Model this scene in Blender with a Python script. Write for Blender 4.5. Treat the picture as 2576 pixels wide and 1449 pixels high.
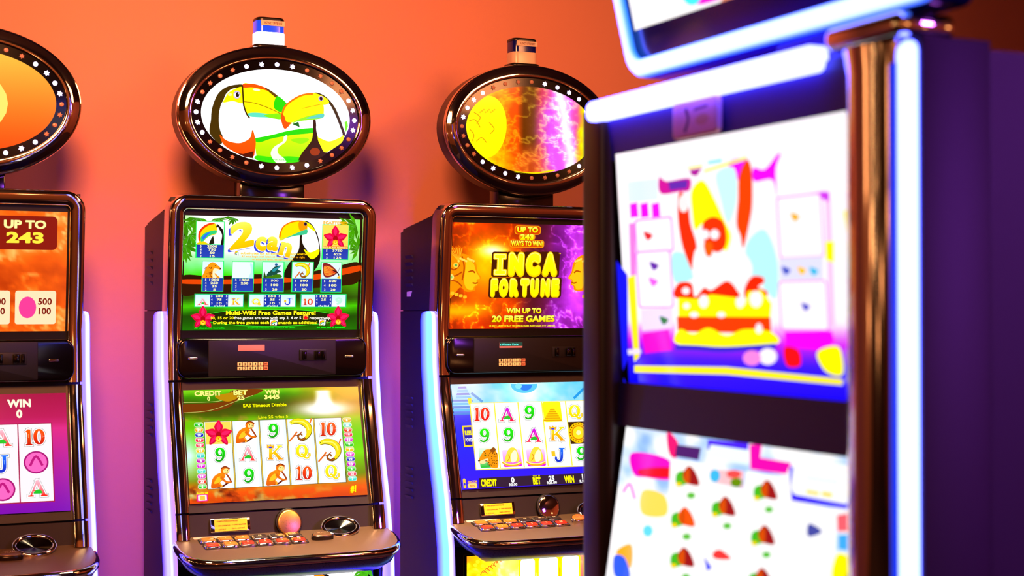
import bpy, bmesh, math, random
import numpy as np
from mathutils import Vector, Matrix
from mathutils.geometry import tessellate_polygon
random.seed(4)
PI = math.pi
for _o in list(bpy.data.objects): bpy.data.objects.remove(_o)
SC = bpy.context.scene
COL = SC.collection

# ------------------------------------------------------------------ camera
cd = bpy.data.cameras.new('camera'); cam = bpy.data.objects.new('camera', cd); COL.objects.link(cam)
cd.sensor_width = 36; cd.lens = 36 * 3900 / 2576
cam.location = (0, 0, 1.45)
cam.rotation_euler = (math.radians(90 + .815), 0, math.radians(-25))
cd.dof.use_dof = True; cd.dof.focus_distance = 4.15; cd.dof.aperture_fstop = 3.4
cd.clip_start = .05
SC.camera = cam
# ------------------------------------------------------------------ world, lights, exposure
SC.view_settings.view_transform = 'Standard'; SC.view_settings.look = 'None'
SC.view_settings.gamma = 1; SC.view_settings.exposure = 0; SC.view_settings.use_curve_mapping = False
w = bpy.data.worlds.new('world'); SC.world = w; w.use_nodes = True
w.node_tree.nodes['Background'].inputs[0].default_value = (.3, .12, .08, 1)
w.node_tree.nodes['Background'].inputs[1].default_value = .05
def area(name, loc, target, size, col, power, sy=None, spread=180):
    l = bpy.data.lights.new(name, 'AREA'); l.color = col; l.energy = power
    l.shape = 'RECTANGLE'; l.spread = math.radians(spread); l.size = size; l.size_y = sy or size
    o = bpy.data.objects.new(name, l); COL.objects.link(o); o.location = loc
    o.rotation_euler = (Vector(target) - Vector(loc)).to_track_quat('-Z', 'Y').to_euler()
    return o
WARM = (1, .335, .12); CORAL = (1, .36, .22); GOLD = (1, .55, .2)
area('unseen_overhead_light', (.30, 1.7, 2.75), (.95, 4.38, 2.0), .6, WARM, 25, spread=80)
area('unseen_overhead_light', (2.6, 1.6, 2.8), (1.9, 4.38, 2.15), .7, WARM, 8, spread=80)
area('unseen_overhead_light', (1.5, 2.75, 3.0), (1.5, 3.55, .85), .3, (1, .72, .42), 14, spread=45)  # added downlight, put in to brighten the button decks
area('unseen_overhead_light', (.5, -.6, 2.9), (.2, -3, 1.6), .5, GOLD, 60)  # added fill on the wall behind the camera, for the chrome to reflect
area('unseen_overhead_light', (3.6, -.2, 2.9), (6, -.8, 1.2), .5, CORAL, 60)  # added fill on the right wall, brightens the chrome reflections
area('added_violet_fill', (3.5, -1.3, 2.5), (1.6, 1.43, 1.3), .4, (.42, .08, 1), 4, spread=40)  # added purple fill that tints the foreground side panel, no known fixture
for x, y, z in ((-4.2, 3.2, 2.75), (-5.0, 2.2, 2.75), (-5.8, 3.6, 2.7), (-6.4, 1.4, 2.8), (-7.2, 2.9, 2.6), (-8.0, 3.8, 2.5), (-8.4, 1.9, 2.5), (-4.8, .6, 2.7), (-9.0, 3.2, 2.2), (-9.3, 2.2, 1.9)):
    l = bpy.data.lights.new('hall_lamp', 'POINT'); l.energy = 9; l.color = (1, .52, .2); l.shadow_soft_size = .06
    o = bpy.data.objects.new('hall_lamp', l); COL.objects.link(o); o.location = (x, y, z)
for x, y, z in ((-2.8, 3.6, 2.0), (-3.4, 2.6, 1.75), (-3.0, 1.2, 2.1), (-4.2, .2, 1.6), (-3.6, -1.4, 1.9), (-2.4, -2.4, 1.5), (-5.4, 3.9, 1.4), (-1.2, -2.6, 1.8), (-6.0, 1.0, 1.3), (.4, -2.8, 1.3), (1.5, -2.8, 2.3), (2.9, -2.8, .9), (3.4, -2.8, 2.0), (4.5, -2.8, 1.3), (5.4, -2.0, 2.2)):
    l = bpy.data.lights.new('added_glint_light', 'POINT'); l.energy = 5; l.color = (1, .42, .14); l.shadow_soft_size = .11  # added unseen point lights, put in as warm glints in the chrome
    o = bpy.data.objects.new('added_glint_light', l); COL.objects.link(o); o.location = (x, y, z)

# ------------------------------------------------------------------ helpers
def lin(c):
    def f(v):
        v = v / 255
        return v / 12.92 if v <= .04045 else ((v + .055) / 1.055) ** 2.4
    return tuple(f(v) for v in c)
MATS = {}
def mat(name, base=(200, 200, 200), metal=0., rough=.5, spec=.5, em=None, es=0., bump=0., bscale=200., coat=0., linear=False):
    if name in MATS: return MATS[name]
    m = bpy.data.materials.new(name); m.use_nodes = True; nt = m.node_tree
    b = nt.nodes['Principled BSDF']
    b.inputs['Base Color'].default_value = (*lin(base), 1)
    b.inputs['Metallic'].default_value = metal; b.inputs['Roughness'].default_value = rough
    b.inputs['Specular IOR Level'].default_value = spec
    b.inputs['Coat Weight'].default_value = coat; b.inputs['Coat Roughness'].default_value = .06
    if em is not None:
        b.inputs['Emission Color'].default_value = (*(em if linear else lin(em)), 1); b.inputs['Emission Strength'].default_value = es
    tc = nt.nodes.new('ShaderNodeTexCoord'); no = nt.nodes.new('ShaderNodeTexNoise')
    no.inputs['Scale'].default_value = bscale; no.inputs['Detail'].default_value = 4
    nt.links.new(tc.outputs['Object'], no.inputs['Vector'])
    if bump:
        bp = nt.nodes.new('ShaderNodeBump'); bp.inputs['Strength'].default_value = bump; bp.inputs['Distance'].default_value = .002
        nt.links.new(no.outputs['Fac'], bp.inputs['Height']); nt.links.new(bp.outputs['Normal'], b.inputs['Normal'])
    else:
        mr = nt.nodes.new('ShaderNodeMapRange'); mr.inputs['To Min'].default_value = rough * .9; mr.inputs['To Max'].default_value = min(1, rough * 1.1)
        nt.links.new(no.outputs['Fac'], mr.inputs['Value']); nt.links.new(mr.outputs['Result'], b.inputs['Roughness'])
    MATS[name] = m; return m
def attr_mat(name, strength, rough=.12, spec=.5, coat=0.):
    if name in MATS: return MATS[name]
    m = bpy.data.materials.new(name); m.use_nodes = True; nt = m.node_tree
    b = nt.nodes['Principled BSDF']; b.inputs['Base Color'].default_value = (.004, .004, .004, 1)
    b.inputs['Roughness'].default_value = rough; b.inputs['Specular IOR Level'].default_value = spec
    a = nt.nodes.new('ShaderNodeAttribute'); a.attribute_name = 'Col'
    nt.links.new(a.outputs['Color'], b.inputs['Emission Color']); b.inputs['Emission Strength'].default_value = strength
    MATS[name] = m; return m
def print_mat(name):
    if name in MATS: return MATS[name]
    m = bpy.data.materials.new(name); m.use_nodes = True; nt = m.node_tree
    b = nt.nodes['Principled BSDF']; b.inputs['Roughness'].default_value = .5
    a = nt.nodes.new('ShaderNodeAttribute'); a.attribute_name = 'Col'
    nt.links.new(a.outputs['Color'], b.inputs['Base Color'])
    MATS[name] = m; return m
CHROME = mat('chrome', (225, 218, 210), 1, .05)
BLACK = mat('black_plastic', (16, 11, 12), 0, .35)
GLOSSBLACK = mat('gloss_black', (7, 4, 6), 0, .12)
CAB = mat('cabinet_brown_black', (38, 25, 24), 0, .5, bump=.25, bscale=900)
CAB2 = mat('cabinet_black', (20, 16, 22), 0, .5, bump=.25, bscale=900)
BEZEL = mat('bezel_brown', (42, 28, 23), 0, .45, bump=.15, bscale=1200)
DECK = mat('deck_satin', (135, 104, 80), .45, .34, bump=.1, bscale=1500)
SCREEN = attr_mat('screen_lit', 1.12)
SCREENW = attr_mat('screen_lit_strong', 1.7)
SCREENF = attr_mat('screen_lit_foreground', 1.12, rough=.06, spec=.6)
LIGHT = attr_mat('light_diffuser', 1.0, rough=.3)
PRINT = print_mat('printed_ink')
WHITEP = mat('white_label', (225, 205, 190), 0, .6)
YELP = mat('yellow_card', (250, 205, 20), 0, .5)

def link(o, parent=None):
    COL.objects.link(o)
    if parent is not None: o.parent = parent
    return o
def thing(name, label, cat, loc, rz=0, group=None):
    o = bpy.data.objects.new(name, None); COL.objects.link(o); o.empty_display_size = .1
    o.location = loc; o.rotation_euler = (0, 0, rz); o['label'] = label; o['category'] = cat
    if group: o['group'] = group
    return o
def mk(name, V, F, m, parent=None, smooth=None, cols=None, label=None):
    me = bpy.data.meshes.new(name); me.from_pydata([tuple(v) for v in V], [], F); me.materials.append(m)
    if cols is not None:
        a = me.color_attributes.new('Col', 'FLOAT_COLOR', 'POINT')
        a.data.foreach_set('color', np.array([(*c[:3], 1) for c in cols], dtype=np.float32).ravel())
    me.update()
    if smooth is not None:
        for p in me.polygons: p.use_smooth = True
        me.set_sharp_from_angle(angle=math.radians(smooth))
    o = bpy.data.objects.new(name, me); link(o, parent)
    if label: o['label'] = label
    return o
def fixn(V, F):
    bm = bmesh.new(); vs = [bm.verts.new(v) for v in V]
    for f in F:
        try: bm.faces.new([vs[i] for i in f])
        except ValueError: pass
    bmesh.ops.recalc_face_normals(bm, faces=bm.faces)
    bm.verts.index_update()
    V2 = [tuple(v.co) for v in bm.verts]; F2 = [[v.index for v in f.verts] for f in bm.faces]; bm.free()
    return V2, F2
def box(name, x0, x1, y0, y1, z0, z1, m, parent=None, bev=0., seg=2, label=None, shear=None):
    bm = bmesh.new(); bmesh.ops.create_cube(bm, size=1)
    for v in bm.verts: v.co = Vector(((x0 + x1) / 2 + v.co.x * (x1 - x0), (y0 + y1) / 2 + v.co.y * (y1 - y0), (z0 + z1) / 2 + v.co.z * (z1 - z0)))
    if bev: bmesh.ops.bevel(bm, geom=list(bm.edges), offset=bev, segments=seg, affect='EDGES', profile=.5)
    if shear:
        for v in bm.verts: v.co = Vector(shear(*v.co))
    me = bpy.data.meshes.new(name); bm.to_mesh(me); bm.free(); me.materials.append(m)
    if bev:
        for p in me.polygons: p.use_smooth = True
        me.set_sharp_from_angle(angle=math.radians(35))
    o = bpy.data.objects.new(name, me); link(o, parent)
    if label: o['label'] = label
    return o
def rrect(x0, x1, z0, z1, r, n=6):
    P = []
    for cx, cz, a0 in ((x1 - r, z1 - r, 0), (x0 + r, z1 - r, 90), (x0 + r, z0 + r, 180), (x1 - r, z0 + r, 270)):
        for k in range(n + 1):
            a = math.radians(a0 + 90 * k / n); P.append((cx + r * math.cos(a), cz + r * math.sin(a)))
    return P
def offs(P, d):
    n = len(P); R = []
    for i in range(n):
        a = Vector(P[i - 1]); b = Vector(P[i]); c = Vector(P[(i + 1) % n])
        t = (c - a)
        if t.length < 1e-9: t = c - b
        t.normalize(); R.append((b.x + t.y * d, b.y - t.x * d))
    return R
def prism(name, P, f, w0, w1, m, parent=None, bev=0., smooth=35, label=None):
    """outline P (counter-clockwise) swept from w0 (back) to w1 (front); f(u,v,w) gives the 3D point"""
    rings = [(P, w0)]
    if bev:
        s = 1 if w1 > w0 else -1
        for k in range(0, 4):
            a = k / 3 * PI / 2; rings.append((offs(P, -bev * (1 - math.cos(a))), w1 - s * bev * (1 - math.sin(a))))
    else: rings.append((P, w1))
    V = []; F = []; n = len(P)
    for R, wv in rings: V += [f(u, v, wv) for u, v in R]
    for r in range(len(rings) - 1):
        for i in range(n):
            j = (i + 1) % n; F.append([r * n + i, r * n + j, (r + 1) * n + j, (r + 1) * n + i])
    F.append(list(range(n))[::-1]); F.append([(len(rings) - 1) * n + i for i in range(n)])
    V, F = fixn(V, F)
    return mk(name, V, F, m, parent, smooth, label=label)
def sweep(name, path, sect, m, parent=None, smooth=50, cols=None, closed=True, label=None, capc=True):
    """path: list of (origin, a_axis, b_axis); sect: list of (a,b)"""
    V = []; F = []; n = len(sect); C = []
    for o, A, B in path:
        o = Vector(o); A = Vector(A); B = Vector(B)
        for k, (a, b) in enumerate(sect):
            V.append(o + A * a + B * b)
            if cols: C.append(cols[k])
    for r in range(len(path) - 1):
        for i in range(n if closed else n - 1):
            j = (i + 1) % n; F.append([r * n + i, r * n + j, (r + 1) * n + j, (r + 1) * n + i])
    if capc:
        F.append(list(range(n))[::-1]); F.append([(len(path) - 1) * n + i for i in range(n)])
    if not cols: V, F = fixn(V, F)
    return mk(name, V, F, m, parent, smooth, C if cols else None, label)
def ellipse_loft(name, c, A, B, sect, m, parent=None, n=96, smooth=45, cap0=False, cap1=False, label=None):
    """rings of an ellipse: sect = [(offset, y)]"""
    V = []; F = []
    for o, y in sect:
        for k in range(n):
            t = 2 * PI * k / n; V.append((c[0] + (A + o) * math.cos(t), c[1] + y, c[2] + (B + o) * math.sin(t)))
    for r in range(len(sect) - 1):
        for i in range(n):
            j = (i + 1) % n; F.append([r * n + i, r * n + j, (r + 1) * n + j, (r + 1) * n + i])
    if cap0: F.append(list(range(n)))
    if cap1: F.append([(len(sect) - 1) * n + i for i in range(n)])
    V, F = fixn(V, F)
    return mk(name, V, F, m, parent, smooth, label=label)

# ---- lettering -----------------------------------------------------------------
_TXT = {}
def text_mesh(s, bold=0.):
    k = (s, round(bold, 4))
    if k in _TXT: return _TXT[k]
    cu = bpy.data.curves.new('t', 'FONT'); cu.body = s; cu.size = 1; cu.align_x = 'CENTER'; cu.offset = bold; cu.resolution_u = 4; cu.fill_mode = 'FRONT'
    if bold: cu.space_character = 1 + bold * 2.2
    o = bpy.data.objects.new('t', cu); COL.objects.link(o)
    me = bpy.data.meshes.new_from_object(o)
    V = np.array([v.co[:2] for v in me.vertices]) if len(me.vertices) else np.zeros((0, 2)); F = [list(p.vertices) for p in me.polygons]
    bpy.data.objects.remove(o); bpy.data.curves.remove(cu); bpy.data.meshes.remove(me)
    if len(V):
        cx = (V[:, 0].min() + V[:, 0].max()) / 2; V[:, 0] -= cx
    _TXT[k] = (V, F); return _TXT[k]
CAPH = float(text_mesh('H')[0][:, 1].max())

def spline(P, n=6, closed=True):
    P = [Vector(p) for p in P]; R = []; N = len(P)
    for i in range(N if closed else N - 1):
        if closed: p0, p1, p2, p3 = P[i - 1], P[i], P[(i + 1) % N], P[(i + 2) % N]
        else: p0, p1, p2, p3 = P[max(i - 1, 0)], P[i], P[i + 1], P[min(i + 2, N - 1)]
        for k in range(n):
            t = k / n
            R.append(tuple(.5 * ((2 * p1) + (p2 - p0) * t + (2 * p0 - 5 * p1 + 4 * p2 - p3) * t * t + (3 * p1 - p0 - 3 * p2 + p3) * t ** 3)))
    if not closed: R.append(tuple(P[-1]))
    return R
def vnoise(x, y, seed=0):
    def h(i, j): 
        v = np.sin(i * 127.1 + j * 311.7 + seed * 74.7) * 43758.5453
        return v - np.floor(v)
    i = np.floor(x); j = np.floor(y); fx = x - i; fy = y - j
    fx = fx * fx * (3 - 2 * fx); fy = fy * fy * (3 - 2 * fy)
    return (h(i, j) * (1 - fx) + h(i + 1, j) * fx) * (1 - fy) + (h(i, j + 1) * (1 - fx) + h(i + 1, j + 1) * fx) * fy
def fbm(x, y, seed=0, o=4):
    s = 0; a = .5
    for k in range(o): s = s + a * vnoise(x * 2 ** k, y * 2 ** k, seed + k); a *= .5
    return s
def mixc(a, b, t): return tuple(a[i] * (1 - t) + b[i] * t for i in range(3))

def alin(c):
    """screen colours, driven vivid"""
    m = (c[0] + c[1] + c[2]) / 3
    return lin([min(255, max(0, m + (v - m) * 1.28)) for v in c])
class Art:
    """Flat print or picture on a rectangle in 3D. Drawing coordinates: quad TL,TR,BR,BL -> rectangle corners c3 (same order)."""
    STEP = .00003
    def __init__(s, quad, c3, parent, m=None, normal=None):
        s.c3 = [Vector(c) for c in c3]; s.O = s.c3[0]; s.U = s.c3[1] - s.c3[0]; s.W = s.U.length; s.U.normalize()
        s.D = s.c3[3] - s.c3[0]; s.H = s.D.length; s.D.normalize(); s.N = s.D.cross(s.U).normalized() * -1
        if s.N.dot(Vector((0, -1, 0))) < 0: s.N = -s.N
        A = []; B = []
        for (x, y), (a, b) in zip(quad, ((0, 0), (s.W, 0), (s.W, s.H), (0, s.H))):
            A.append([x, y, 1, 0, 0, 0, -a * x, -a * y]); B.append(a)
            A.append([0, 0, 0, x, y, 1, -b * x, -b * y]); B.append(b)
        s.h = np.linalg.solve(np.array(A, float), np.array(B, float))
        s.parent = parent; s.m = m or SCREEN; s.layer = 1; s.reset()
    def reset(s): s.V = []; s.F = []; s.C = []
    def loc(s, x, y):
        h = s.h; d = h[6] * x + h[7] * y + 1
        return ((h[0] * x + h[1] * y + h[2]) / d, (h[3] * x + h[4] * y + h[5]) / d)
    def scale(s, x, y):
        a = s.loc(x, y); b = s.loc(x + 1, y); c = s.loc(x, y + 1)
        return abs(b[0] - a[0]), abs(c[1] - a[1])
    def p3(s, a, b): return s.O + s.U * a + s.D * b + s.N * (s.layer * s.STEP)
    def add(s, pts, faces, cols):
        n = len(s.V); s.V += [s.p3(a, b) for a, b in pts]; s.F += [[i + n for i in f] for f in faces]
        s.C += cols; s.layer += 1
    def polyl(s, L, c, c2=None):
        tri = tessellate_polygon([[Vector((a, b, 0)) for a, b in L]])
        if c2 is None: cols = [alin(c)] * len(L)
        else:
            ys = [b for a, b in L]; y0, y1 = min(ys), max(ys); cols = [alin(mixc(c, c2, (b - y0) / max(1e-9, y1 - y0))) for a, b in L]
        s.add(L, [list(t) for t in tri], cols)
    def poly(s, P, c, sm=False, c2=None):
        if sm: P = spline(P)
        s.polyl([s.loc(x, y) for x, y in P], c, c2)
    def rect(s, x0, y0, x1, y1, c, c2=None, r=0):
        a0, b0 = s.loc(x0, y0); a1, b1 = s.loc(x1, y1)
        if r: L = rrect(a0, a1, b0, b1, min(r * s.scale(x0, y0)[1], (a1 - a0) / 2.01, (b1 - b0) / 2.01), 4)
        else: L = [(a0, b0), (a1, b0), (a1, b1), (a0, b1)]
        s.polyl(L, c, c2)
    def ell(s, x, y, rx, ry, c, rot=0, n=20, c2=None, a0=0, a1=360):
        P = []; ca, sa = math.cos(math.radians(rot)), math.sin(math.radians(rot))
        for k in range(n + (0 if a1 - a0 >= 360 else 1)):
            t = math.radians(a0 + (a1 - a0) * k / n); u = rx * math.cos(t); v = ry * math.sin(t)
            P.append((x + u * ca - v * sa, y + u * sa + v * ca))
        s.poly(P, c, c2=c2)
    def line(s, P, wd, c, sm=True, c2=None, yr=None):
        if sm and len(P) > 2: P = spline(P, 5, False)
        L = []; R = []
        for i, p in enumerate(P):
            a = Vector(P[max(i - 1, 0)]); b = Vector(P[min(i + 1, len(P) - 1)]); t = (b - a)
            if t.length < 1e-6: t = Vector((1, 0))
            t.normalize(); wv = (wd(i / (len(P) - 1)) if callable(wd) else wd) / 2
            L.append((p[0] - t.y * wv, p[1] + t.x * wv)); R.append((p[0] + t.y * wv, p[1] - t.x * wv))
        pts = [s.loc(*q) for q in L + R]; n = len(L)
        s.add(pts, [[i, i + 1, n + i + 1, n + i] for i in range(n - 1)], [alin(c)] * (2 * n) if c2 is None else [alin(mixc(c, c2, min(1, max(0, (q[1] - yr[0]) / (yr[1] - yr[0]))))) for q in L + R])
    def text(s, t, x, y, h, c, bold=.02, w=None, c2=None, oc=None, ow=.03, al='C', rot=0, sh=0):
        if oc is not None: s._text(t, x, y, h, oc, bold + ow, w * (1 + .0) if w else None, None, al, rot, sh, grow=ow, ref=bold)
        s._text(t, x, y, h, c, bold, w, c2, al, rot, sh)
    def _text(s, t, x, y, h, c, bold, w, c2, al, rot, sh, grow=0, ref=None):
        V, F = text_mesh(t, min(bold, .02))
        if len(V) == 0: return
        rad = max(0., bold - .02)
        if rad > 0:                                    # heavy strokes: the outline repeated in a small ring
            Vs = []; Fs = []; nv = len(V)
            nq = 16 if rad > .06 else 8
            for q in range(nq):
                a = q * 2 * PI / nq; Vs.append(V + np.array([math.cos(a) * rad, math.sin(a) * rad])); Fs += [[i + q * nv for i in f] for f in F]
            V = np.concatenate(Vs); F = Fs
        sx, sy = s.scale(x, y); k = h / CAPH
        if w:
            kx = w / max(1e-6, V[:, 0].max() - V[:, 0].min() - 2 * grow)
        else: kx = k
        a0, b0 = s.loc(x, y); pts = []; ca, sa = math.cos(math.radians(rot)), math.sin(math.radians(rot))
        hw = (V[:, 0].max() - V[:, 0].min()) / 2; ox = 0 if al == 'C' else (hw if al == 'L' else -hw)
        for u, v in V:
            q = v - CAPH / 2; uu = (u + ox + sh * q) * kx; vv = q * k
            pts.append((a0 + (uu * ca + vv * sa) * sx, b0 - (-uu * sa + vv * ca) * sy))
        if c2 is None: cols = [alin(c)] * len(V)
        else:
            lo, hi = V[:, 1].min(), V[:, 1].max(); cols = [alin(mixc(c2, c, (v - lo) / (hi - lo))) for u, v in V]
        s.add(pts, F, cols)
    def bg(s, f, nx=96, ny=64, layer0=False):
        """whole-rectangle picture, f(u,v) arrays in 0..1 -> (n,3) sRGB"""
        uu, vv = np.meshgrid(np.linspace(0, 1, nx + 1), np.linspace(0, 1, ny + 1)); C = np.clip(f(uu.ravel(), vv.ravel()), 0, 255)
        pts = [(u * s.W, v * s.H) for u, v in zip(uu.ravel(), vv.ravel())]; n = nx + 1
        Fc = [[r * n + i, r * n + i + 1, (r + 1) * n + i + 1, (r + 1) * n + i] for r in range(ny) for i in range(nx)]
        s.add(pts, Fc, [alin(c) for c in C])
    def gridquad(s, P, f, nx=30, ny=20):
        """picture inside a drawn quad P (TL,TR,BR,BL)"""
        uu, vv = np.meshgrid(np.linspace(0, 1, nx + 1), np.linspace(0, 1, ny + 1)); uu = uu.ravel(); vv = vv.ravel()
        C = np.clip(f(uu, vv), 0, 255); P = [np.array(p, float) for p in P]
        pts = [s.loc(*((P[0] * (1 - u) + P[1] * u) * (1 - v) + (P[3] * (1 - u) + P[2] * u) * v)) for u, v in zip(uu, vv)]; n = nx + 1
        Fc = [[r * n + i, r * n + i + 1, (r + 1) * n + i + 1, (r + 1) * n + i] for r in range(ny) for i in range(nx)]
        s.add(pts, Fc, [alin(c) for c in C])
    def flush(s, name, parent=None, label=None):
        if not s.V: return None
        o = mk(name, s.V, s.F, s.m, parent or s.parent, None, s.C, label)
        me = o.data                                    # make every face look to the front
        me.update()
        bm = bmesh.new(); bm.from_mesh(me)
        for f in bm.faces:
            if f.normal.dot(s.N) < 0: f.normal_flip()
        bm.to_mesh(me); bm.free()
        s.reset(); return o
def rgb(*stops):
    """piecewise colour ramp on arrays"""
    xs = [q[0] for q in stops]; cs = np.array([q[1] for q in stops], float)
    return lambda t: np.stack([np.interp(t, xs, cs[:, k]) for k in range(3)], -1)

# ------------------------------------------------------------------ the room
def wall_mat():
    m = bpy.data.materials.new('coral_plaster'); m.use_nodes = True; nt = m.node_tree; b = nt.nodes['Principled BSDF']
    tc = nt.nodes.new('ShaderNodeTexCoord'); no = nt.nodes.new('ShaderNodeTexNoise'); no.inputs['Scale'].default_value = 3; no.inputs['Detail'].default_value = 5
    nt.links.new(tc.outputs['Object'], no.inputs['Vector'])
    cr = nt.nodes.new('ShaderNodeValToRGB'); cr.color_ramp.elements[0].color = (.74, .28, .20, 1); cr.color_ramp.elements[1].color = (.79, .31, .23, 1)
    nt.links.new(no.outputs['Fac'], cr.inputs['Fac']); nt.links.new(cr.outputs['Color'], b.inputs['Base Color'])
    n2 = nt.nodes.new('ShaderNodeTexNoise'); n2.inputs['Scale'].default_value = 260; n2.inputs['Detail'].default_value = 3
    nt.links.new(tc.outputs['Object'], n2.inputs['Vector'])
    bp = nt.nodes.new('ShaderNodeBump'); bp.inputs['Strength'].default_value = .25; bp.inputs['Distance'].default_value = .002
    nt.links.new(n2.outputs['Fac'], bp.inputs['Height']); nt.links.new(bp.outputs['Normal'], b.inputs['Normal'])
    b.inputs['Roughness'].default_value = .75; return m
WALL = wall_mat()
DARKWALL = mat('terracotta_wall', (170, 95, 62), 0, .7, bump=.2, bscale=120)
MAROON = mat('dark_maroon_wall', (70, 26, 30), 0, .7, bump=.2, bscale=120)
CEIL = mat('dark_ceiling', (60, 36, 30), 0, .8, bump=.2, bscale=90)
CARPET = mat('dark_carpet', (52, 22, 30), 0, .95, bump=.6, bscale=400)
WY = 4.38
for nm, a, m in (('wall_back', (-10, 6, WY, WY + .12, 0, 3.1), WALL), ('wall_front', (-10, 6, -3.12, -3, 0, 3.1), DARKWALL), ('wall_left', (-10.12, -10, -3, WY, 0, 3.1), MAROON),
                 ('wall_right', (6, 6.12, -3, WY, 0, 3.1), DARKWALL), ('floor', (-10, 6, -3, WY, -.1, 0), CARPET), ('ceiling', (-10, 6, -3, WY, 3.1, 3.2), CEIL)):
    o = box(nm, *a, m); o['kind'] = 'structure'
    o['label'] = {'wall_back': 'coral orange plaster wall behind the row of slot machines', 'floor': 'dark carpeted casino floor', 'ceiling': 'dark casino ceiling'}.get(nm, 'terracotta casino wall')

# ------------------------------------------------------------------ the row slot machine (local: x right, y back, z up; front plane y=0)
PROF = [(0, -.03), (.77, -.065), (.873, -.103), (.957, -.08), (1.242, 0), (1.30, .006), (1.397, .012), (1.76, -.024)]
SPROF = [(0, -.05), (.4, -.12), (.77, -.127), (.94, -.088), (1.04, -.055), (1.164, -.022), (1.3, 0), (1.5, .008)]
def yS(z): return float(np.interp(z, [p[0] for p in SPROF], [p[1] for p in SPROF]))
def yF(z): return float(np.interp(z, [p[0] for p in PROF], [p[1] for p in PROF]))
UP3 = [(-.2385, -.018, 1.695), (.2385, -.018, 1.695), (.2385, .012, 1.397), (-.2385, .012, 1.397)]
LO3 = [(-.2385, 0, 1.242), (.2385, 0, 1.242), (.2385, -.08, .957), (-.2385, -.08, .957)]
TP3 = [(-.197, -.008, 2.092), (.214, -.008, 2.092), (.214, -.008, 1.838), (-.197, -.008, 1.838)]
BE3 = [(-.22, -.07, .772), (.24, -.07, .772), (.24, -.07, .45), (-.22, -.07, .45)]
def slab(name, c3, th, m, parent, push=0.):
    P = [Vector(c) for c in c3]; N = (P[3] - P[0]).cross(P[1] - P[0]).normalized()
    if N.y > 0: N = -N
    F_ = [p + N * push for p in P]; B_ = [p - N * th for p in F_]
    V, F = fixn(F_ + B_, [[0, 1, 2, 3], [7, 6, 5, 4], [0, 4, 5, 1], [1, 5, 6, 2], [2, 6, 7, 3], [3, 7, 4, 0]])
    return mk(name, V, F, m, parent)
def half_round(wd, h, back, n=9):
    S = [(-wd / 2, -back)]
    for k in range(n + 1):
        t = PI - PI * k / n; S.append((wd / 2 * math.copysign(abs(math.cos(t)) ** .8, math.cos(t)), h * (.35 + .65 * math.sin(t) ** .55)))
    S.append((wd / 2, -back)); return S
def frame_path(pts):
    """pts (x,z) in the front face; a = in-plane normal, b = towards the viewer"""
    R = []
    for i, (x, z) in enumerate(pts):
        a = Vector(pts[max(i - 1, 0)]); b = Vector(pts[min(i + 1, len(pts) - 1)]); t = (b - a).normalized()
        dy = (yF(z + .01) - yF(z - .01)) / .02
        R.append(((x, yF(z), z), (-t.y, dy * t.x, t.x), Vector((0, -1, dy)).normalized()))
    return R
KEYS = ['1', '2', '3', '4', '5', 'ENT', '6', '7', '8', '9', '0', 'CLR']
def star(r, r2=.62, n=6):
    return [((r if k % 2 == 0 else r * r2) * math.cos(PI * k / n + .3), (r if k % 2 == 0 else r * r2) * math.sin(PI * k / n + .3)) for k in range(2 * n)]
BULB_ON = mat('bulb_lit', (255, 255, 255), 0, .3, em=(1.5, 1.5, 2.6), es=1, linear=True)
BULB_OFF = mat('bulb_unlit', (190, 140, 125), 0, .3)
_bulb = {}
def bulb_mesh(kind):
    if kind in _bulb: return _bulb[kind]
    P = star(.0078) if kind == 'star' else [(.0062 * math.cos(2 * PI * k / 14), .0062 * math.sin(2 * PI * k / 14)) for k in range(14)]
    V = [(x, 0, z) for x, z in P] + [(x * .8, -.003, z * .8) for x, z in P] + [(0, -.0042, 0)]; n = len(P)
    F = [[i, (i + 1) % n, n + (i + 1) % n, n + i] for i in range(n)] + [[n + i, n + (i + 1) % n, 2 * n] for i in range(n)]
    V, F = fixn(V, F); out = {}
    for st, m in (('on', BULB_ON), ('off', BULB_OFF)):
        me = bpy.data.meshes.new('bulb'); me.from_pydata(V, [], F); me.materials.append(m); me.update(); out[st] = me
    _bulb[kind] = out; return out

def strip_path(side, ztop=1.447, zbot=.06):
    Z = [ztop, ztop - .004, ztop - .012] + list(np.linspace(ztop - .03, .80, 26)) + [.7, .5, zbot]
    return Z
def light_strip(root, side, cols, X0=.279, X1=.3005):
    """diffuser running down the cabinet edge; cols = colours (linear) for outer side, edge, front outer, front middle, front inner"""
    so, sm, ed, f1, f2, f3 = cols; s = side; V = []; F = []; C = []
    sect = [(X0, .085, so), (X1 - .004, .085, so), (X1, .08, so), (X1, .05, sm), (X1, .02, ed), (X1 - .003, .003, ed), (X1 - .006, 0, f1), ((X0 + X1) / 2, -.0015, f2), (X0 + .004, 0, f3), (X0, .004, f3)]
    Z = strip_path(side); n = len(sect)
    for i, z in enumerate(Z):
        k = [.35, .75, .93][i] if i < 3 else 1
        for x, y, c in sect:
            ym = .042
            zz = max(z, .3)
            V.append((s * (X0 + (x - X0) * (.5 + .5 * k)), yS(z) - .010 + ym + (y - ym) * k, z)); C.append(c)
    for r in range(len(Z) - 1):
        for i in range(n):
            j = (i + 1) % n; f = [r * n + i, r * n + j, (r + 1) * n + j, (r + 1) * n + i]; F.append(f if s > 0 else f[::-1])
    top = list(range(n)); F.append(top if s < 0 else top[::-1])
    F.append([(len(Z) - 1) * n + i for i in range(n)])
    return mk('light_strip', V, F, LIGHT, root, 40, C)

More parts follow.
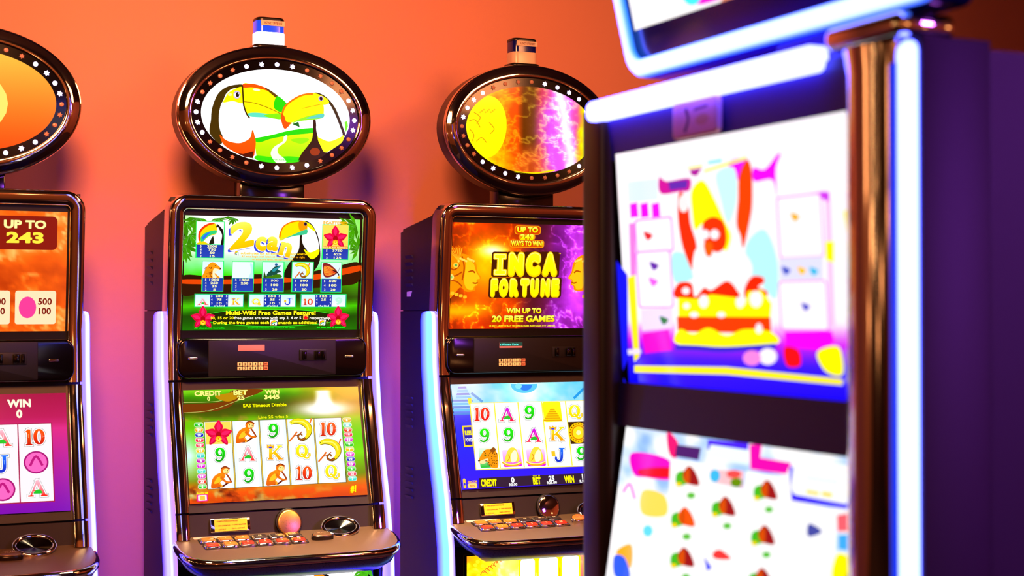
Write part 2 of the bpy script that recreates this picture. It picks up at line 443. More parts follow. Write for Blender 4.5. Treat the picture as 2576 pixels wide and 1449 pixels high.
def deck_outline():
    half = [(.270, -.075), (.279, -.09), (.2865, -.12), (.288, -.15), (.286, -.18), (.279, -.207), (.265, -.228), (.245, -.242), (.215, -.251), (.15, -.2545), (.07, -.2555)]
    return [(x, y) for x, y in half] + [(0, -.256)] + [(-x, y) for x, y in half[::-1]]
def deckz(y): return .876 + (y + .085) * (.038 / .165)

def build_machine(loc, label, game):
    root = thing('slot_machine', label, 'slot machine', loc)
    cab = CAB2 if game == 'inca' else CAB
    # body : side profile extruded across
    P = [(.285, 0), (.285, 1.688), (.06, 1.716), (.012, 1.74), (-.006, 1.742), (.03, 1.397), (.03, 1.25), (-.055, .957), (-.08, .873), (-.05, .76), (-.01, .30), (-.01, 0)]
    P = P[::-1]
    prism('cabinet_body', P, lambda u, v, wv: (wv, u, v), -.272, .272, cab, root, 0, 30)
    # raised side shells (upper door shell and lower shell, seam between)
    for sg in (-1, 1):
        up = [(.285, 1.452), (.02, 1.452), (-.004, 1.716), (.06, 1.708), (.285, 1.676)]
        sh = prism('side_panel', up, lambda u, v, wv: (wv, u, v), sg * .270, sg * .2785, cab, root, .003)
        lo = [(.285, .02), (.285, 1.446), (.02, 1.446), (.03, 1.25), (-.05, .957), (-.075, .86), (-.085, .76), (-.07, .4), (0, .02)]
        prism('side_panel', lo[::-1], lambda u, v, wv: (wv, u, v), sg * .270, sg * .2785, cab, root, .003)
        for z0, y0, x in ((1.60, .245, .2785), (1.19, .245, .2785), (.985, .245, .2785)):
            for k in range(5):
                z = z0 - k * .0205
                V = [(sg * (x + .0003), y0 - .06, z), (sg * (x + .0003), y0, z), (sg * (x + .0003), y0, z + .008), (sg * (x + .0003), y0 - .06, z + .008),
                     (sg * (x + .006), y0 - .055, z + .009), (sg * (x + .006), y0 - .005, z + .009)]
                F = [[0, 1, 5, 4], [2, 3, 4, 5], [0, 4, 3], [1, 2, 5], [0, 3, 2, 1]]
                V, F = fixn(V, F); mk('vent_louvre', V, F, cab, root)
    # chrome frame
    r = .03; path = [(-.262, 1.268), (-.262, 1.40), (-.262, 1.55), (-.262, 1.70)]
    path += [(-.262 + r - r * math.cos(a), 1.70 + r * math.sin(a)) for a in np.linspace(.2, PI / 2, 7)]
    path += [(-.1, 1.73), (.1, 1.73)] + [(-x, z) for x, z in path[::-1][:7]] + [(.262, 1.70), (.262, 1.55), (.262, 1.40), (.262, 1.268)]
    sweep('chrome_frame', frame_path(path), half_round(.038, .015, .05), CHROME, root)
    for sg in (-1, 1):
        sweep('chrome_rail', frame_path([(sg * .262, z) for z in np.linspace(1.262, .934, 9)]), half_round(.038, .014, .05), CHROME, root)
        sweep('chrome_rail_foot', frame_path([(sg * .262, z) for z in np.linspace(.929, .872, 4)]), half_round(.038, .014, .05), CHROME, root)
    # upper bezel and screen
    slab('upper_bezel', [(-.246, yF(1.714) + .004, 1.714), (.246, yF(1.714) + .004, 1.714), (.246, yF(1.375) + .004, 1.375), (-.246, yF(1.375) + .004, 1.375)], .02, BLACK, root)
    us = slab('upper_screen', UP3, .012, GLOSSBLACK, root, .0005)
    slab('lower_bezel', [(-.246, .0075, 1.262), (.246, .0075, 1.262), (.246, yF(.934) + .004, .934), (-.246, yF(.934) + .004, .934)], .02, BEZEL, root)
    ls = slab('lower_screen', LO3, .012, GLOSSBLACK, root, .0005)
    # player panel
    fy = lambda u, v, wv: (u, wv, v)
    pp = prism('player_panel', rrect(-.257, .257, 1.272, 1.377, .028), fy, .02, -.022, GLOSSBLACK, root, .006)
    prism('panel_insert', rrect(-.178, .168, 1.277, 1.371, .003), fy, -.02, -.0235, BLACK, pp, .0008)
    prism('display', rrect(-.1, -.0285, 1.343, 1.3585, .001), fy, -.0225, -.0245, mat('pink_display', (205, 110, 105), 0, .4, em=(205, 105, 100), es=.5), pp, .0004)
    if game == 'inca':
        A = Art([(880, 105), (1085, 105), (1085, 152), (880, 152)], [(-.1, -.0246, 1.3585), (-.0285, -.0246, 1.3585), (-.0285, -.0246, 1.343), (-.1, -.0246, 1.343)], pp)
        A.rect(880, 105, 1085, 137, (30, 70, 60)); A.text('n Winners Circle.', 968, 122, 17, (130, 255, 230), .03, w=168); A.flush('display_lettering', label='green scrolling display lettering')
    KM = mat('keypad_key', (240, 190, 130), 0, .5, em=(250, 190, 120), es=.35)
    KM2 = mat('keypad_key_red', (230, 120, 80), 0, .5, em=(230, 110, 70), es=.3)
    A = Art([(0, 0), (82, 0), (82, 21.5), (0, 21.5)], [(-.1017, -.0262, 1.3135), (-.0197, -.0262, 1.3135), (-.0197, -.0262, 1.292), (-.1017, -.0262, 1.292)], pp, PRINT)
    for k, t in enumerate(KEYS):
        cx = 6 + (k % 6) * 14; cz = 5 + (k // 6) * 11.4
        x = -.1017 + cx * .001; z = 1.3135 - cz * .001
        prism('key', rrect(x - .0058, x + .0058, z - .0044, z + .0044, .0008, 2), fy, -.0232, -.0262, KM2 if len(t) > 1 else KM, pp, .0005)
        A.text(t, cx, cz, 5.5 if len(t) == 1 else 3.6, (30, 15, 10), .05, w=(3.6 if len(t) == 1 else 8))
    A.flush('key_numerals')
    cs = prism('card_reader', rrect(.066, .142, 1.315, 1.3455, .003), fy, -.022, -.026, BLACK, pp, .001)
    for x0, x1 in ((.074, .084), (.108, .124), (.127, .136)):
        prism('card_reader_lip', rrect(x0, x1, 1.319, 1.342, .002), fy, -.025, -.034, GLOSSBLACK, cs, .002)
    for x in (-.219, .2055):
        prism('chrome_bar', rrect(x - .0125, x + .0125, 1.3222, 1.3284, .003), fy, -.02, -.0265, CHROME, pp, .002)
    # belly with card plate, disc
    slab('belly_panel', [(-.246, yF(.929) + .004, .929), (.246, yF(.929) + .004, .929), (.246, yF(.86) + .004, .86), (-.246, yF(.86) + .004, .86)], .02, BEZEL, root)
    bs = (.103 - .08) / (.957 - .873)          # belly slope
    def fb(u, v, wv): return (u, -.103 + (v - .873) * bs + wv, v)
    cp = prism('card_plate', rrect(-.190, -.086, .884, .9175, .003), fb, .006, -.002, CHROME, root, .001)
    prism('card', rrect(-.1795, -.0945, .8865, .9155, .0005, 1), fb, -.0015, -.0026, YELP, cp)
    c3 = [fb(-.1795, .9155, -.0028), fb(-.0945, .9155, -.0028), fb(-.0945, .8865, -.0028), fb(-.1795, .8865, -.0028)]
    A = Art([(725, 485), (1030, 485), (1030, 600), (725, 600)], c3, cp, PRINT)
    K = (70, 35, 0)
    A.text('0 - FUNDS & POINTS DOWNLOAD', 737, 503, 13, K, .03, w=205, al='L'); A.text('1 - AUTO DOWNLOAD', 740, 546, 12, K, .03, w=130, al='L'); A.text('3 - CARD BALANCES', 885, 541, 12, K, .03, w=135, al='L')
    A.text('4 - AUTO PLAY', 740, 583, 12, K, .03, w=90, al='L'); A.text('CLR+0 - CASH OUT', 885, 577, 12, K, .03, w=120, al='L'); A.flush('card_lettering')
    V = [];
    dm = CHROME if game == 'inca' else mat('gold_disc', (245, 185, 100), 1, .28)
    circ = [(.017 + .0325 * math.cos(2 * PI * k / 40), .899 + .0325 * math.sin(2 * PI * k / 40)) for k in range(40)]
    dr = prism('disc_surround', [(.017 + (x - .017) * 1.09, .899 + (z - .899) * 1.09) for x, z in circ], fb, .006, -.003, BLACK, root, .001)
    prism('coin_disc', circ, fb, -.002, -.008, dm, root, .004)
    # deck
    DO = deck_outline(); fd = lambda u, v, wv: (u, v, deckz(v) + wv)
    dk = prism('button_deck', DO[::-1], fd, -.022, 0, DECK, root, .003)
    # chrome trim round the front, and moulded apron beneath
    pts = [(x, y) for x, y in DO]
    tr = []
    for i, (x, y) in enumerate(pts):
        a = Vector(pts[max(i - 1, 0)]); b = Vector(pts[min(i + 1, len(pts) - 1)]); t = (b - a).normalized(); nrm = Vector((-t.y, t.x))
        if nrm.dot(Vector((x, y + .1))) < 0: nrm = -nrm
        tr.append(((x, y, deckz(y) - .010), (nrm.x, nrm.y, 0), (0, 0, 1)))
    sweep('deck_trim', tr, [(-.004, -.009), (.003, -.008), (.006, -.003), (.006, .003), (.003, .0085), (-.003, .0105)], CHROME, dk)
    V = []; F = []; n = len(pts)
    for o_, dz in ((-.002, -.019), (-.004, -.026), (-.016, -.044), (-.045, -.060), (-.09, -.068)):
        for (O_, A_, B_) in tr:
            V.append((O_[0] + A_[0] * o_, min(-.06, O_[1] + A_[1] * o_), deckz(O_[1]) + dz))
    for q in range(4):
        for i in range(n - 1): F.append([q * n + i, q * n + i + 1, (q + 1) * n + i + 1, (q + 1) * n + i])
    V, F = fixn(V, F); mk('deck_apron', V, F, mat('apron_gloss', (48, 42, 70), 0, .28), dk, 60)
    # buttons
    caps = {'r': mat('button_red', (190, 50, 28), 0, .25, em=(200, 40, 20), es=.18), 'o': mat('button_orange', (230, 120, 40), 0, .25, em=(230, 110, 30), es=.25), 'd': mat('button_dark', (60, 45, 42), 0, .25)}
    N3 = Vector((0, -.038, .165)).normalized(); D3 = Vector((0, -.165, -.038)).normalized()
    letters = ['', '1', '5', '10', '20', '25', '', '1', '2', '3', '5', '10']
    cc = 'ooodddrorrrr'; bm_cache = {}
    c3 = [(-.30, -.075, deckz(-.075) + .0083), (.30, -.075, deckz(-.075) + .0083), (.30, -.255, deckz(-.255) + .0083), (-.30, -.255, deckz(-.255) + .0083)]
    A = Art([(-300, 75), (300, 75), (300, 255), (-300, 255)], c3, dk, PRINT)
    def ob(cx, cy):
        O_ = Vector((cx, cy, deckz(cy)))
        return lambda u, v, wv: O_ + Vector((u, 0, 0)) - D3 * v + N3 * wv
    for k in range(12):
        x = (-.204 if k < 6 else -.201) + .0448 * (k % 6); y = -.127 if k < 6 else -.164
        f = ob(x, y)
        b = prism('button', rrect(-.0205, .0205, -.0145, .0145, .006, 3), f, -.002, .0055, CHROME, dk, .003)
        prism('button_cap', rrect(-.0155, .0155, -.0098, .0098, .004, 3), f, .005, .008, caps[cc[k]], b, .0015)
        prism('button_well', rrect(-.0235, .0235, -.0175, .0175, .007, 3), f, -.004, .0008, BLACK, b)
        if letters[k]: A.text(letters[k], x * 1000, -y * 1000 + .5, 6.5, (250, 225, 190), .02)
    # play button (pebble shaped)
    f = ob(.088, -.150); eg = spline([(.0, .026), (.022, .012), (.029, -.006), (.024, -.016), (0, -.019), (-.024, -.016), (-.029, -.006), (-.022, .012)][::-1], 4)
    pb = prism('play_button', eg, f, -.002, .011, CHROME if game == 'inca' else mat('play_base', (40, 26, 20), .3, .15), dk, .004)
    prism('play_cap', [(u * .86, v * .86) for u, v in eg], f, .0105, .0135, caps['o'] if game == 'inca' else mat('play_cap', (135, 100, 72), .4, .2), pb, .003)
    A2 = Art([(0, 0), (60, 0), (60, 40), (0, 40)], [f(-.03, .02, .0139), f(.03, .02, .0139), f(.03, -.02, .0139), f(-.03, -.02, .0139)], pb, PRINT)
    A2.text('PLAY', 30, 18, 7.5, (235, 205, 170), .03, w=24); A2.flush('play_lettering')
    A.flush('button_numerals')
    # white strip card at the back of the deck
    f = ob(-.187, -.1035); prism('white_card', rrect(-.048, .046, -.006, .006, .001, 1), f, 0, .0012, WHITEP, dk)
    # oval ring (cup) half on belly half on deck
    rg = []; n = 40
    for k in range(n + 1):
        t = 2 * PI * k / n; c = Vector((.147 + .047 * math.cos(t), -.125 - .022 * math.sin(t), .884 - .020 * math.sin(t)))
        rad = Vector((math.cos(t), -math.sin(t) * .74, -.67 * math.sin(t))).normalized(); rg.append((c, rad, Vector((0, -.67, .74))))
    rs = [(.006 * math.cos(a), .0045 * math.sin(a)) for a in np.linspace(0, 2 * PI, 11)[:-1]]
    cup = sweep('cup_ring', rg, rs, CHROME, dk, capc=False)
    V = [rg[k][0] - Vector((0, 0, .0)) for k in range(n)] + [Vector((.147, -.119, .878))]
    mk('cup_well', V, [[k, (k + 1) % n, n] for k in range(n)], GLOSSBLACK, dk)
    # glass below
    be_f = slab('belly_glass_frame', [(-.262, -.06, .80), (.262, -.06, .80), (.262, -.06, .42), (-.262, -.06, .42)], .03, GLOSSBLACK, root)
    bg_ = slab('belly_glass', BE3, .008, GLOSSBLACK, root)
    box('base_door', -.26, .26, -.05, -.008, .06, .40, BEZEL, root, .006)
    box('plinth', -.27, .27, -.03, .27, 0, .05, BLACK, root, .004)
    # topper
    box('topper_neck', -.083, .094, .022, .085, 1.70, 1.80, GLOSSBLACK, root, .004)
    c = (.008, .005, 1.965)
    tp = ellipse_loft('topper', c, .229, .150, [(.005, .062), (.03, .062), (.0365, .055), (.0365, .006), (.0, .006)], BLACK, root, cap0=True)
    ellipse_loft('chrome_ring', c, .229, .150, [(.0355, .012), (.0375, .0), (.0375, -.007), (.0360, -.0105), (.0335, -.0112), (.0315, -.0098), (.0300, -.0104), (.022, -.0150), (.012, -.0182), (.003, -.0192), (.0005, -.0180), (-.0005, -.014), (-.0005, .01)], CHROME, tp)
    ellipse_loft('bulb_band', c, .229, .150, [(.0, .0), (-.0005, -.0125), (-.0255, -.0135), (-.0265, .0)], GLOSSBLACK, tp, label='black oval band holding the star and dot bulbs')
    pic = ellipse_loft('picture_glass', c, .205, .126, [(0, .0), (0, -.0122)], GLOSSBLACK, tp, cap1=True)
    for k in range(32):
        th = math.radians(90 - (k - 2) * 11.25); lit = ((k - 3) % 8 < 4) if game == 'inca' else (k % 8 < 4)
        if game == 'other': lit = (k + 2) % 8 < 4
        o = bpy.data.objects.new('star_bulb' if k % 2 else 'round_bulb', bulb_mesh('star' if k % 2 else 'dot')['on' if lit else 'off'])
        o.location = (c[0] + .2165 * math.cos(th), c[1] - .0136, c[2] + .1375 * math.sin(th)); link(o, tp)
    # beacon
    lit = game == 'toucan'
    bx = -.003; fz = lambda u, v, wv: (bx + u, .035 + v, wv)
    bb = prism('beacon_base', rrect(-.047, .047, -.036, .036, .02), fz, 2.13, 2.158, BLACK, root, .006)
    bw = mat('beacon_white_lit', (255, 255, 255), 0, .3, em=(3.2, 3.2, 3.6), es=1, linear=True) if lit else mat('beacon_white_off', (235, 205, 185), 0, .25)
    bl = mat('beacon_blue_lit', (20, 60, 235), 0, .15, em=(.012, .06, .75), es=1, linear=True) if lit else mat('beacon_blue_off', (14, 18, 120), 0, .15)
    prism('beacon_white_lens', rrect(-.0395, .0395, -.03, .03, .018), fz, 2.158, 2.1905, bw, bb, .001)
    prism('beacon_blue_lens', rrect(-.0385, .0385, -.029, .029, .018), fz, 2.190, 2.222, bl, bb, .001)
    prism('beacon_cap', rrect(-.0390, .0390, -.0295, .0295, .018), fz, 2.222, 2.231, BLACK, bb, .005)
    prism('beacon_label', rrect(-.029, .036, 2.2075, 2.2215, .001, 1), lambda u, v, wv: (bx + u, wv, v), .0062, .0045, WHITEP, bb)
    A = Art([(0, 0), (64, 0), (64, 14), (0, 14)], [(bx - .028, .0043, 2.2215), (bx + .036, .0043, 2.2215), (bx + .036, .0043, 2.2075), (bx - .028, .0043, 2.2075)], bb, PRINT)
    A.text('KZNZT7978/612' if game != 'inca' else 'KZNZT10700/0897', 33, 7, 6.5, (90, 30, 25), .02, w=48); A.flush('label_lettering')
    if game == 'inca':
        prism('asset_sticker', [(.195, 1.505), (.205, 1.489), (.235, 1.489), (.235, 1.503)][::-1], lambda u, v, wv: (wv, u, v), -.2785, -.2795, WHITEP, root)
    # edge lights
    if game == 'inca':
        light_strip(root, -1, [(.0, .01, 2.4), (.35, .5, 2.6), (.35, 1.25, 3), (1.6, 1.6, 3), (1.2, 1.1, 2.6), (.5, .32, 2.2)])
        light_strip(root, 1, [(.0, .01, 2.2), (.02, .02, 2.4), (.05, .05, 3.2), (1.2, 1.3, 3), (1.5, 1.5, 3), (.6, .5, 2.4)])
    else:
        light_strip(root, -1, [(.03, .02, 2.2), (.45, .30, 2.0), (.8, .7, 2.2), (1.3, 1.3, 3.2), (.62, .45, 2.0), (.80, .36, 1.8)])
        bl_ = 60 if game == 'toucan' else 34
        light_strip(root, 1, [(.02 * bl_, .012 * bl_, bl_), (.3, .2, 18), (.12, .1, 4), (1.4, 1.4, 4), (1.3, 1.3, 3.5), (.5, .35, 2.6)])
    return root, us, ls, bg_, tp, pic

# ------------------------------------------------------------------ pictures
W_ = (255, 255, 255)
def orchid(A, x, y, r, bgc=None):
    pet = [(x, y - r * .55, r * .36, r * .52, 0), (x - r * .56, y - r * .05, r * .36, r * .52, -72), (x + r * .56, y - r * .05, r * .36, r * .52, 72),
           (x - r * .42, y + r * .48, r * .25, r * .52, 36), (x + r * .42, y + r * .48, r * .25, r * .52, -36)]
    for px, py, rx, ry, ro in pet:
        c, s = math.cos(math.radians(ro)), math.sin(math.radians(ro))
        P = [(0, -1.05), (.55, -.6), (1, 0), (.7, .6), (0, 1), (-.7, .6), (-1, 0), (-.55, -.6)]
        A.poly([(px + u * rx * c - v * ry * s, py + u * rx * s + v * ry * c) for u, v in P], (215, 20, 75), True, (180, 5, 60))
        A.poly([(px + u * rx * .45 * c - v * ry * .7 * s, py + u * rx * .45 * s + v * ry * .7 * c) for u, v in P], (235, 50, 105), True)
    A.ell(x, y + r * .12, r * .22, r * .26, (150, 0, 25)); A.ell(x, y + r * .45, r * .26, r * .24, (250, 170, 30)); A.ell(x, y + r * .47, r * .17, r * .15, (255, 225, 90)); A.ell(x, y + r * .42, r * .07, r * .07, (255, 120, 20))
def toucan_mini(A, x0, y0, x1, y1, sky=(250, 252, 255)):
    w, h = x1 - x0, y1 - y0; T = lambda P: [(x0 + u * w, y0 + v * h) for u, v in P]
    A.rect(x0, y0, x1, y1, sky)
    A.poly(T([(.75, .1), (.9, .25), (1, .45), (1, 1), (.9, 1), (.95, .6), (.85, .35)]), (15, 12, 10), True)
    A.poly(T([(.55, .72), (.62, .62), (.66, .95), (.5, 1), (.45, .98)]), (20, 25, 10))
    A.poly(T([(.06, .75), (.08, .45), (.25, .2), (.5, .07), (.7, .1), (.76, .25), (.72, .55), (.5, .62), (.3, .8), (.15, .95)]), (250, 205, 30), True)
    A.poly(T([(.06, .75), (.08, .45), (.25, .2), (.5, .07), (.68, .1), (.45, .17), (.25, .33), (.15, .5), (.14, .7), (.12, .85)]), (235, 70, 20), True)
    A.poly(T([(.14, .72), (.28, .52), (.5, .42), (.72, .38), (.74, .5), (.55, .58), (.35, .72), (.2, .92)]), (60, 190, 120), True)
    A.poly(T([(.2, .7), (.35, .52), (.52, .46), (.4, .6), (.26, .78)]), (60, 120, 235), True)
    A.ell(x0 + .76 * w, y0 + .22 * h, .035 * w, .05 * h, (20, 20, 40), n=10)
    A.poly(T([(0, .93), (.25, .85), (.5, 1), (0, 1)]), (215, 200, 30))
def lizard(A, x, y, s):
    L = lambda P: [(x + u * s, y + v * s) for u, v in P]
    A.line(L([(-.95, .95), (-.6, .55), (-.3, .15)]), s * .13, (205, 110, 40)); A.line(L([(.75, -.55), (.88, -.95)]), s * .12, (215, 120, 50)); A.line(L([(-.62, .5), (-.2, .42), (.1, .15)]), s * .08, (160, 80, 30))
    A.line(L([(-.85, -.55), (-.4, -.72), (.2, -.62), (.62, -.25), (.68, .25), (.42, .7), (.1, .85)]), lambda t: s * (.30 + .26 * math.sin(PI * min(1, t * 1.2)) - .22 * max(0, t - .6)), (110, 105, 0))
    A.line(L([(-.85, -.57), (-.4, -.74), (.2, -.64), (.6, -.27), (.66, .23), (.40, .66), (.1, .8)]), lambda t: s * (.24 + .24 * math.sin(PI * min(1, t * 1.2)) - .2 * max(0, t - .6)), (222, 206, 40))
    A.line(L([(-.6, -.68), (.1, -.68), (.5, -.4), (.66, .0)]), s * .1, (250, 245, 130))
    A.ell(x - .78 * s, y - .6 * s, .16 * s, .11 * s, (235, 225, 70)); A.ell(x - .8 * s, y - .63 * s, .04 * s, .04 * s, (40, 30, 0), n=8)
    sp = [(x + .02 * s + s * (.38 - .034 * k) * math.cos(k * .62 + .4), y + .5 * s + s * (.38 - .034 * k) * math.sin(k * .62 + .4)) for k in range(11)]
    A.line(sp, lambda t: s * (.2 - .1 * t), (70, 28, 0)); A.line(sp, lambda t: s * (.12 - .06 * t), (150, 85, 15))
def monkey(A, x, y, s):
    L = lambda P: [(x + u * s, y + v * s) for u, v in P]
    A.line(L([(-.55, .85), (.1, .82), (.6, .5), (1.0, .35)]), s * .15, (90, 30, 8)); A.line(L([(.45, -.4), (.8, .1), (.95, .4)]), s * .14, (140, 60, 10))
    A.poly(L([(-.85, .95), (-.8, .3), (-.6, -.1), (-.25, -.35), (.15, -.45), (.4, -.15), (.2, .2), (-.05, .45), (.05, .75), (-.3, .9)]), (225, 140, 25), True, (200, 95, 15))
    A.poly(L([(-.6, .55), (-.4, .1), (-.1, -.1), (.1, .15), (-.15, .45)]), (248, 190, 60), True)
    A.line(L([(0, -.05), (.3, .25), (.55, .4), (.95, .42)]), lambda t: s * (.24 - .1 * t), (205, 110, 20))
    A.line(L([(-.1, .5), (.1, .75), (-.05, .88)]), s * .12, (235, 165, 60))
    A.ell(x + .38 * s, y - .62 * s, .4 * s, .34 * s, (215, 120, 25)); A.ell(x + .47 * s, y - .58 * s, .27 * s, .23 * s, (255, 225, 150)); A.ell(x + .38 * s, y - .66 * s, .04 * s, .045 * s, (70, 20, 0), n=8); A.ell(x + .6 * s, y - .62 * s, .04 * s, .045 * s, (70, 20, 0), n=8)
    A.line(L([(.4, -.45), (.5, -.42), (.62, -.46)]), s * .035, (150, 60, 20))
    A.line(L([(.02, -.8), (.38, -.98), (.8, -.78)]), s * .12, (130, 55, 10))
GLY = {'9': ((20, 200, 20), (0, 130, 20)), '10': ((240, 100, 10), (170, 30, 0)), 'A': ((250, 200, 215), (225, 45, 25)), 'K': ((255, 225, 40), (245, 150, 0)), 'Q': ((252, 235, 70), (225, 200, 20)), 'J': ((40, 120, 230), (10, 50, 170))}
def _loop(cx, cy, rx, ry, n=20): return [(cx + rx * math.cos(2 * PI * k / n), cy + ry * math.sin(2 * PI * k / n)) for k in range(n + 1)]
_lw = lambda t: .115 + .105 * abs(math.cos(2 * PI * t))
STROKES = {'9': [(_loop(0, -.19, .235, .25), _lw), ([(.25, -.25), (.25, .05), (.17, .3), (-.02, .43), (-.22, .40), (-.31, .30)], lambda t: .21 - .13 * t), ([(-.30, .28), (-.2, .42)], .12)],
 '0': [(_loop(0, 0, .22, .415), lambda t: .10 + .125 * abs(math.cos(2 * PI * t)))],
 '1': [([(0, -.46), (0, .46)], .2), ([(-.17, -.30), (.0, -.45)], .09), ([(-.19, .455), (.19, .455)], .09)],
 'A': [([(-.36, .45), (.02, -.46)], .10), ([(.0, -.46), (.38, .45)], .21), ([(-.22, .15), (.24, .15)], .09), ([(-.52, .455), (-.2, .455)], .085), ([(.2, .455), (.58, .455)], .085)],
 'K': [([(-.32, -.46), (-.32, .46)], .21), ([(-.2, .1), (.34, -.44)], .11), ([(-.08, -.05), (.38, .46)], .21), ([(-.5, .455), (-.12, .455)], .085), ([(.18, .455), (.56, .455)], .085), ([(-.5, -.455), (-.12, -.455)], .085), ([(.14, -.455), (.5, -.455)], .085)],
 'Q': [(_loop(-.04, -.03, .31, .40), lambda t: .10 + .125 * abs(math.cos(2 * PI * t))), ([(-.12, .22), (.02, .2), (.16, .42), (.34, .47), (.46, .40)], .12)],
 'J': [([(.14, -.46), (.14, .2), (.05, .42), (-.16, .44), (-.28, .28), (-.25, .15)], lambda t: .21 - .07 * t), ([(-.06, -.455), (.36, -.455)], .085)]}
def glyph(A, t, x, y, h, ov=None, w=None):
    c, c2 = ov or GLY[t]; parts = [('1', -.36), ('0', .22)] if t == '10' else [(t, 0)]
    k = (w / h / {'9': .78, '10': 1.25, 'A': 1.15, 'K': 1.1, 'Q': 1.05, 'J': .85}[t]) if w else 1
    for ex, a, b in ((.15, (60, 70, 50), None), (.115, W_, None), (0, c, c2)):
        for g, ox in parts:
            for P, wd in STROKES[g]:
                f = (lambda q, wd=wd: (wd(q) + ex) * h) if callable(wd) else (wd + ex) * h
                if ex and len(P) == 2:
                    u = Vector(P[1]) - Vector(P[0]); u.normalize(); P = [(P[0][0] - u.x * ex / 2, P[0][1] - u.y * ex / 2), (P[1][0] + u.x * ex / 2, P[1][1] + u.y * ex / 2)]
                A.line([(x + (ox + u) * h * k, y + v * h) for u, v in P], f, a, c2=b, yr=(y - h / 2, y + h / 2))
    for g, ox in parts:
        if g in '90A1KJ': A.line([(x + (ox + (.0 if g in '1' else .16 if g in 'AJ' else -.32 if g == 'K' else .2)) * h * k - .03 * h, y - .2 * h), (x + (ox + (.0 if g in '1' else .18 if g in 'AJ' else -.32 if g == 'K' else .22)) * h * k - .03 * h, y + .05 * h)], .03 * h, mixc(c, W_, .45))
    if t == 'A': A.poly([(x - .05 * h, y + .12 * h), (x + .15 * h, y + .1 * h), (x + .3 * h, y + .3 * h), (x + .05 * h, y + .34 * h), (x - .22 * h, y + .3 * h)], (40, 170, 50), True)
    if t == 'K':
        A.poly([(x - .55 * h, y - .3 * h), (x - .6 * h, y - .58 * h), (x - .42 * h, y - .45 * h), (x - .33 * h, y - .62 * h), (x - .22 * h, y - .45 * h), (x - .05 * h, y - .55 * h), (x - .1 * h, y - .3 * h)], (245, 175, 60)); A.ell(x - .32 * h, y - .36 * h, .13 * h, .06 * h, (70, 70, 200))
    if t == 'Q': A.ell(x + .5 * h, y + .25 * h, .09 * h, .16 * h, (245, 205, 90))
    if t == 'J': A.rect(x - .62 * h, y - .25 * h, x - .3 * h, y + .12 * h, (240, 190, 60))

def leafy(A, x, y, s, c, n=5, a0=0, sp=160):
    for k in range(n):
        a = math.radians(a0 + sp * k / max(1, n - 1)); ca, sa = math.cos(a), math.sin(a); L = s * random.uniform(.7, 1.1)
        A.poly([(x, y), (x + ca * L * .5 - sa * L * .13, y + sa * L * .5 + ca * L * .13), (x + ca * L, y + sa * L), (x + ca * L * .5 + sa * L * .13, y + sa * L * .5 - ca * L * .13)], mixc(c, (20, 60, 0), random.uniform(0, .4)))
def jungle_bg(u, v):
    n = fbm(u * 7, v * 5, 3); n2 = fbm(u * 14, v * 9, 8)
    top = rgb((0, (255, 255, 255)), (.3, (255, 255, 252)), (.42, (150, 235, 170)), (.52, (60, 200, 20)), (.6, (50, 110, 0)), (.72, (25, 40, 0)), (.80, (70, 180, 10)), (.88, (20, 60, 0)), (1, (30, 100, 5)))(v + (n - .5) * .08)
    ed = np.clip((np.abs(u - .5) - .38) * 8 + (n - .5) * 1.5, 0, 1)[:, None] * np.clip(1.1 - v * 1.2, 0, 1)[:, None]
    g = np.stack([60 + 80 * n2, 170 + 60 * n2, 30 + 60 * n2], -1)
    return top * (1 - ed * .8) + g * ed * .8
def pay_card(A, x0, y0, x1, ym, y1, rows, pic, big=False):
    A.rect(x0 - 5, y0 - 5, x1 + 5, y1 + 5, (40, 215, 110)); A.rect(x0, y0, x1, ym, (225, 240, 250)); pic(x0, y0, x1, ym)
    A.rect(x0, ym, x1, y1, (35, 60, 150), (50, 75, 165))
    n = len(rows); hh = (y1 - ym) / n
    for k, (a, b) in enumerate(rows):
        y = ym + hh * (k + .5); A.text(a, x0 + (x1 - x0) * .15, y, 20, (250, 245, 225), .03)
        if b: A.text(b, x0 + (x1 - x0) * .58, y, 20, (255, 245, 190), .035, w=24 * len(b))

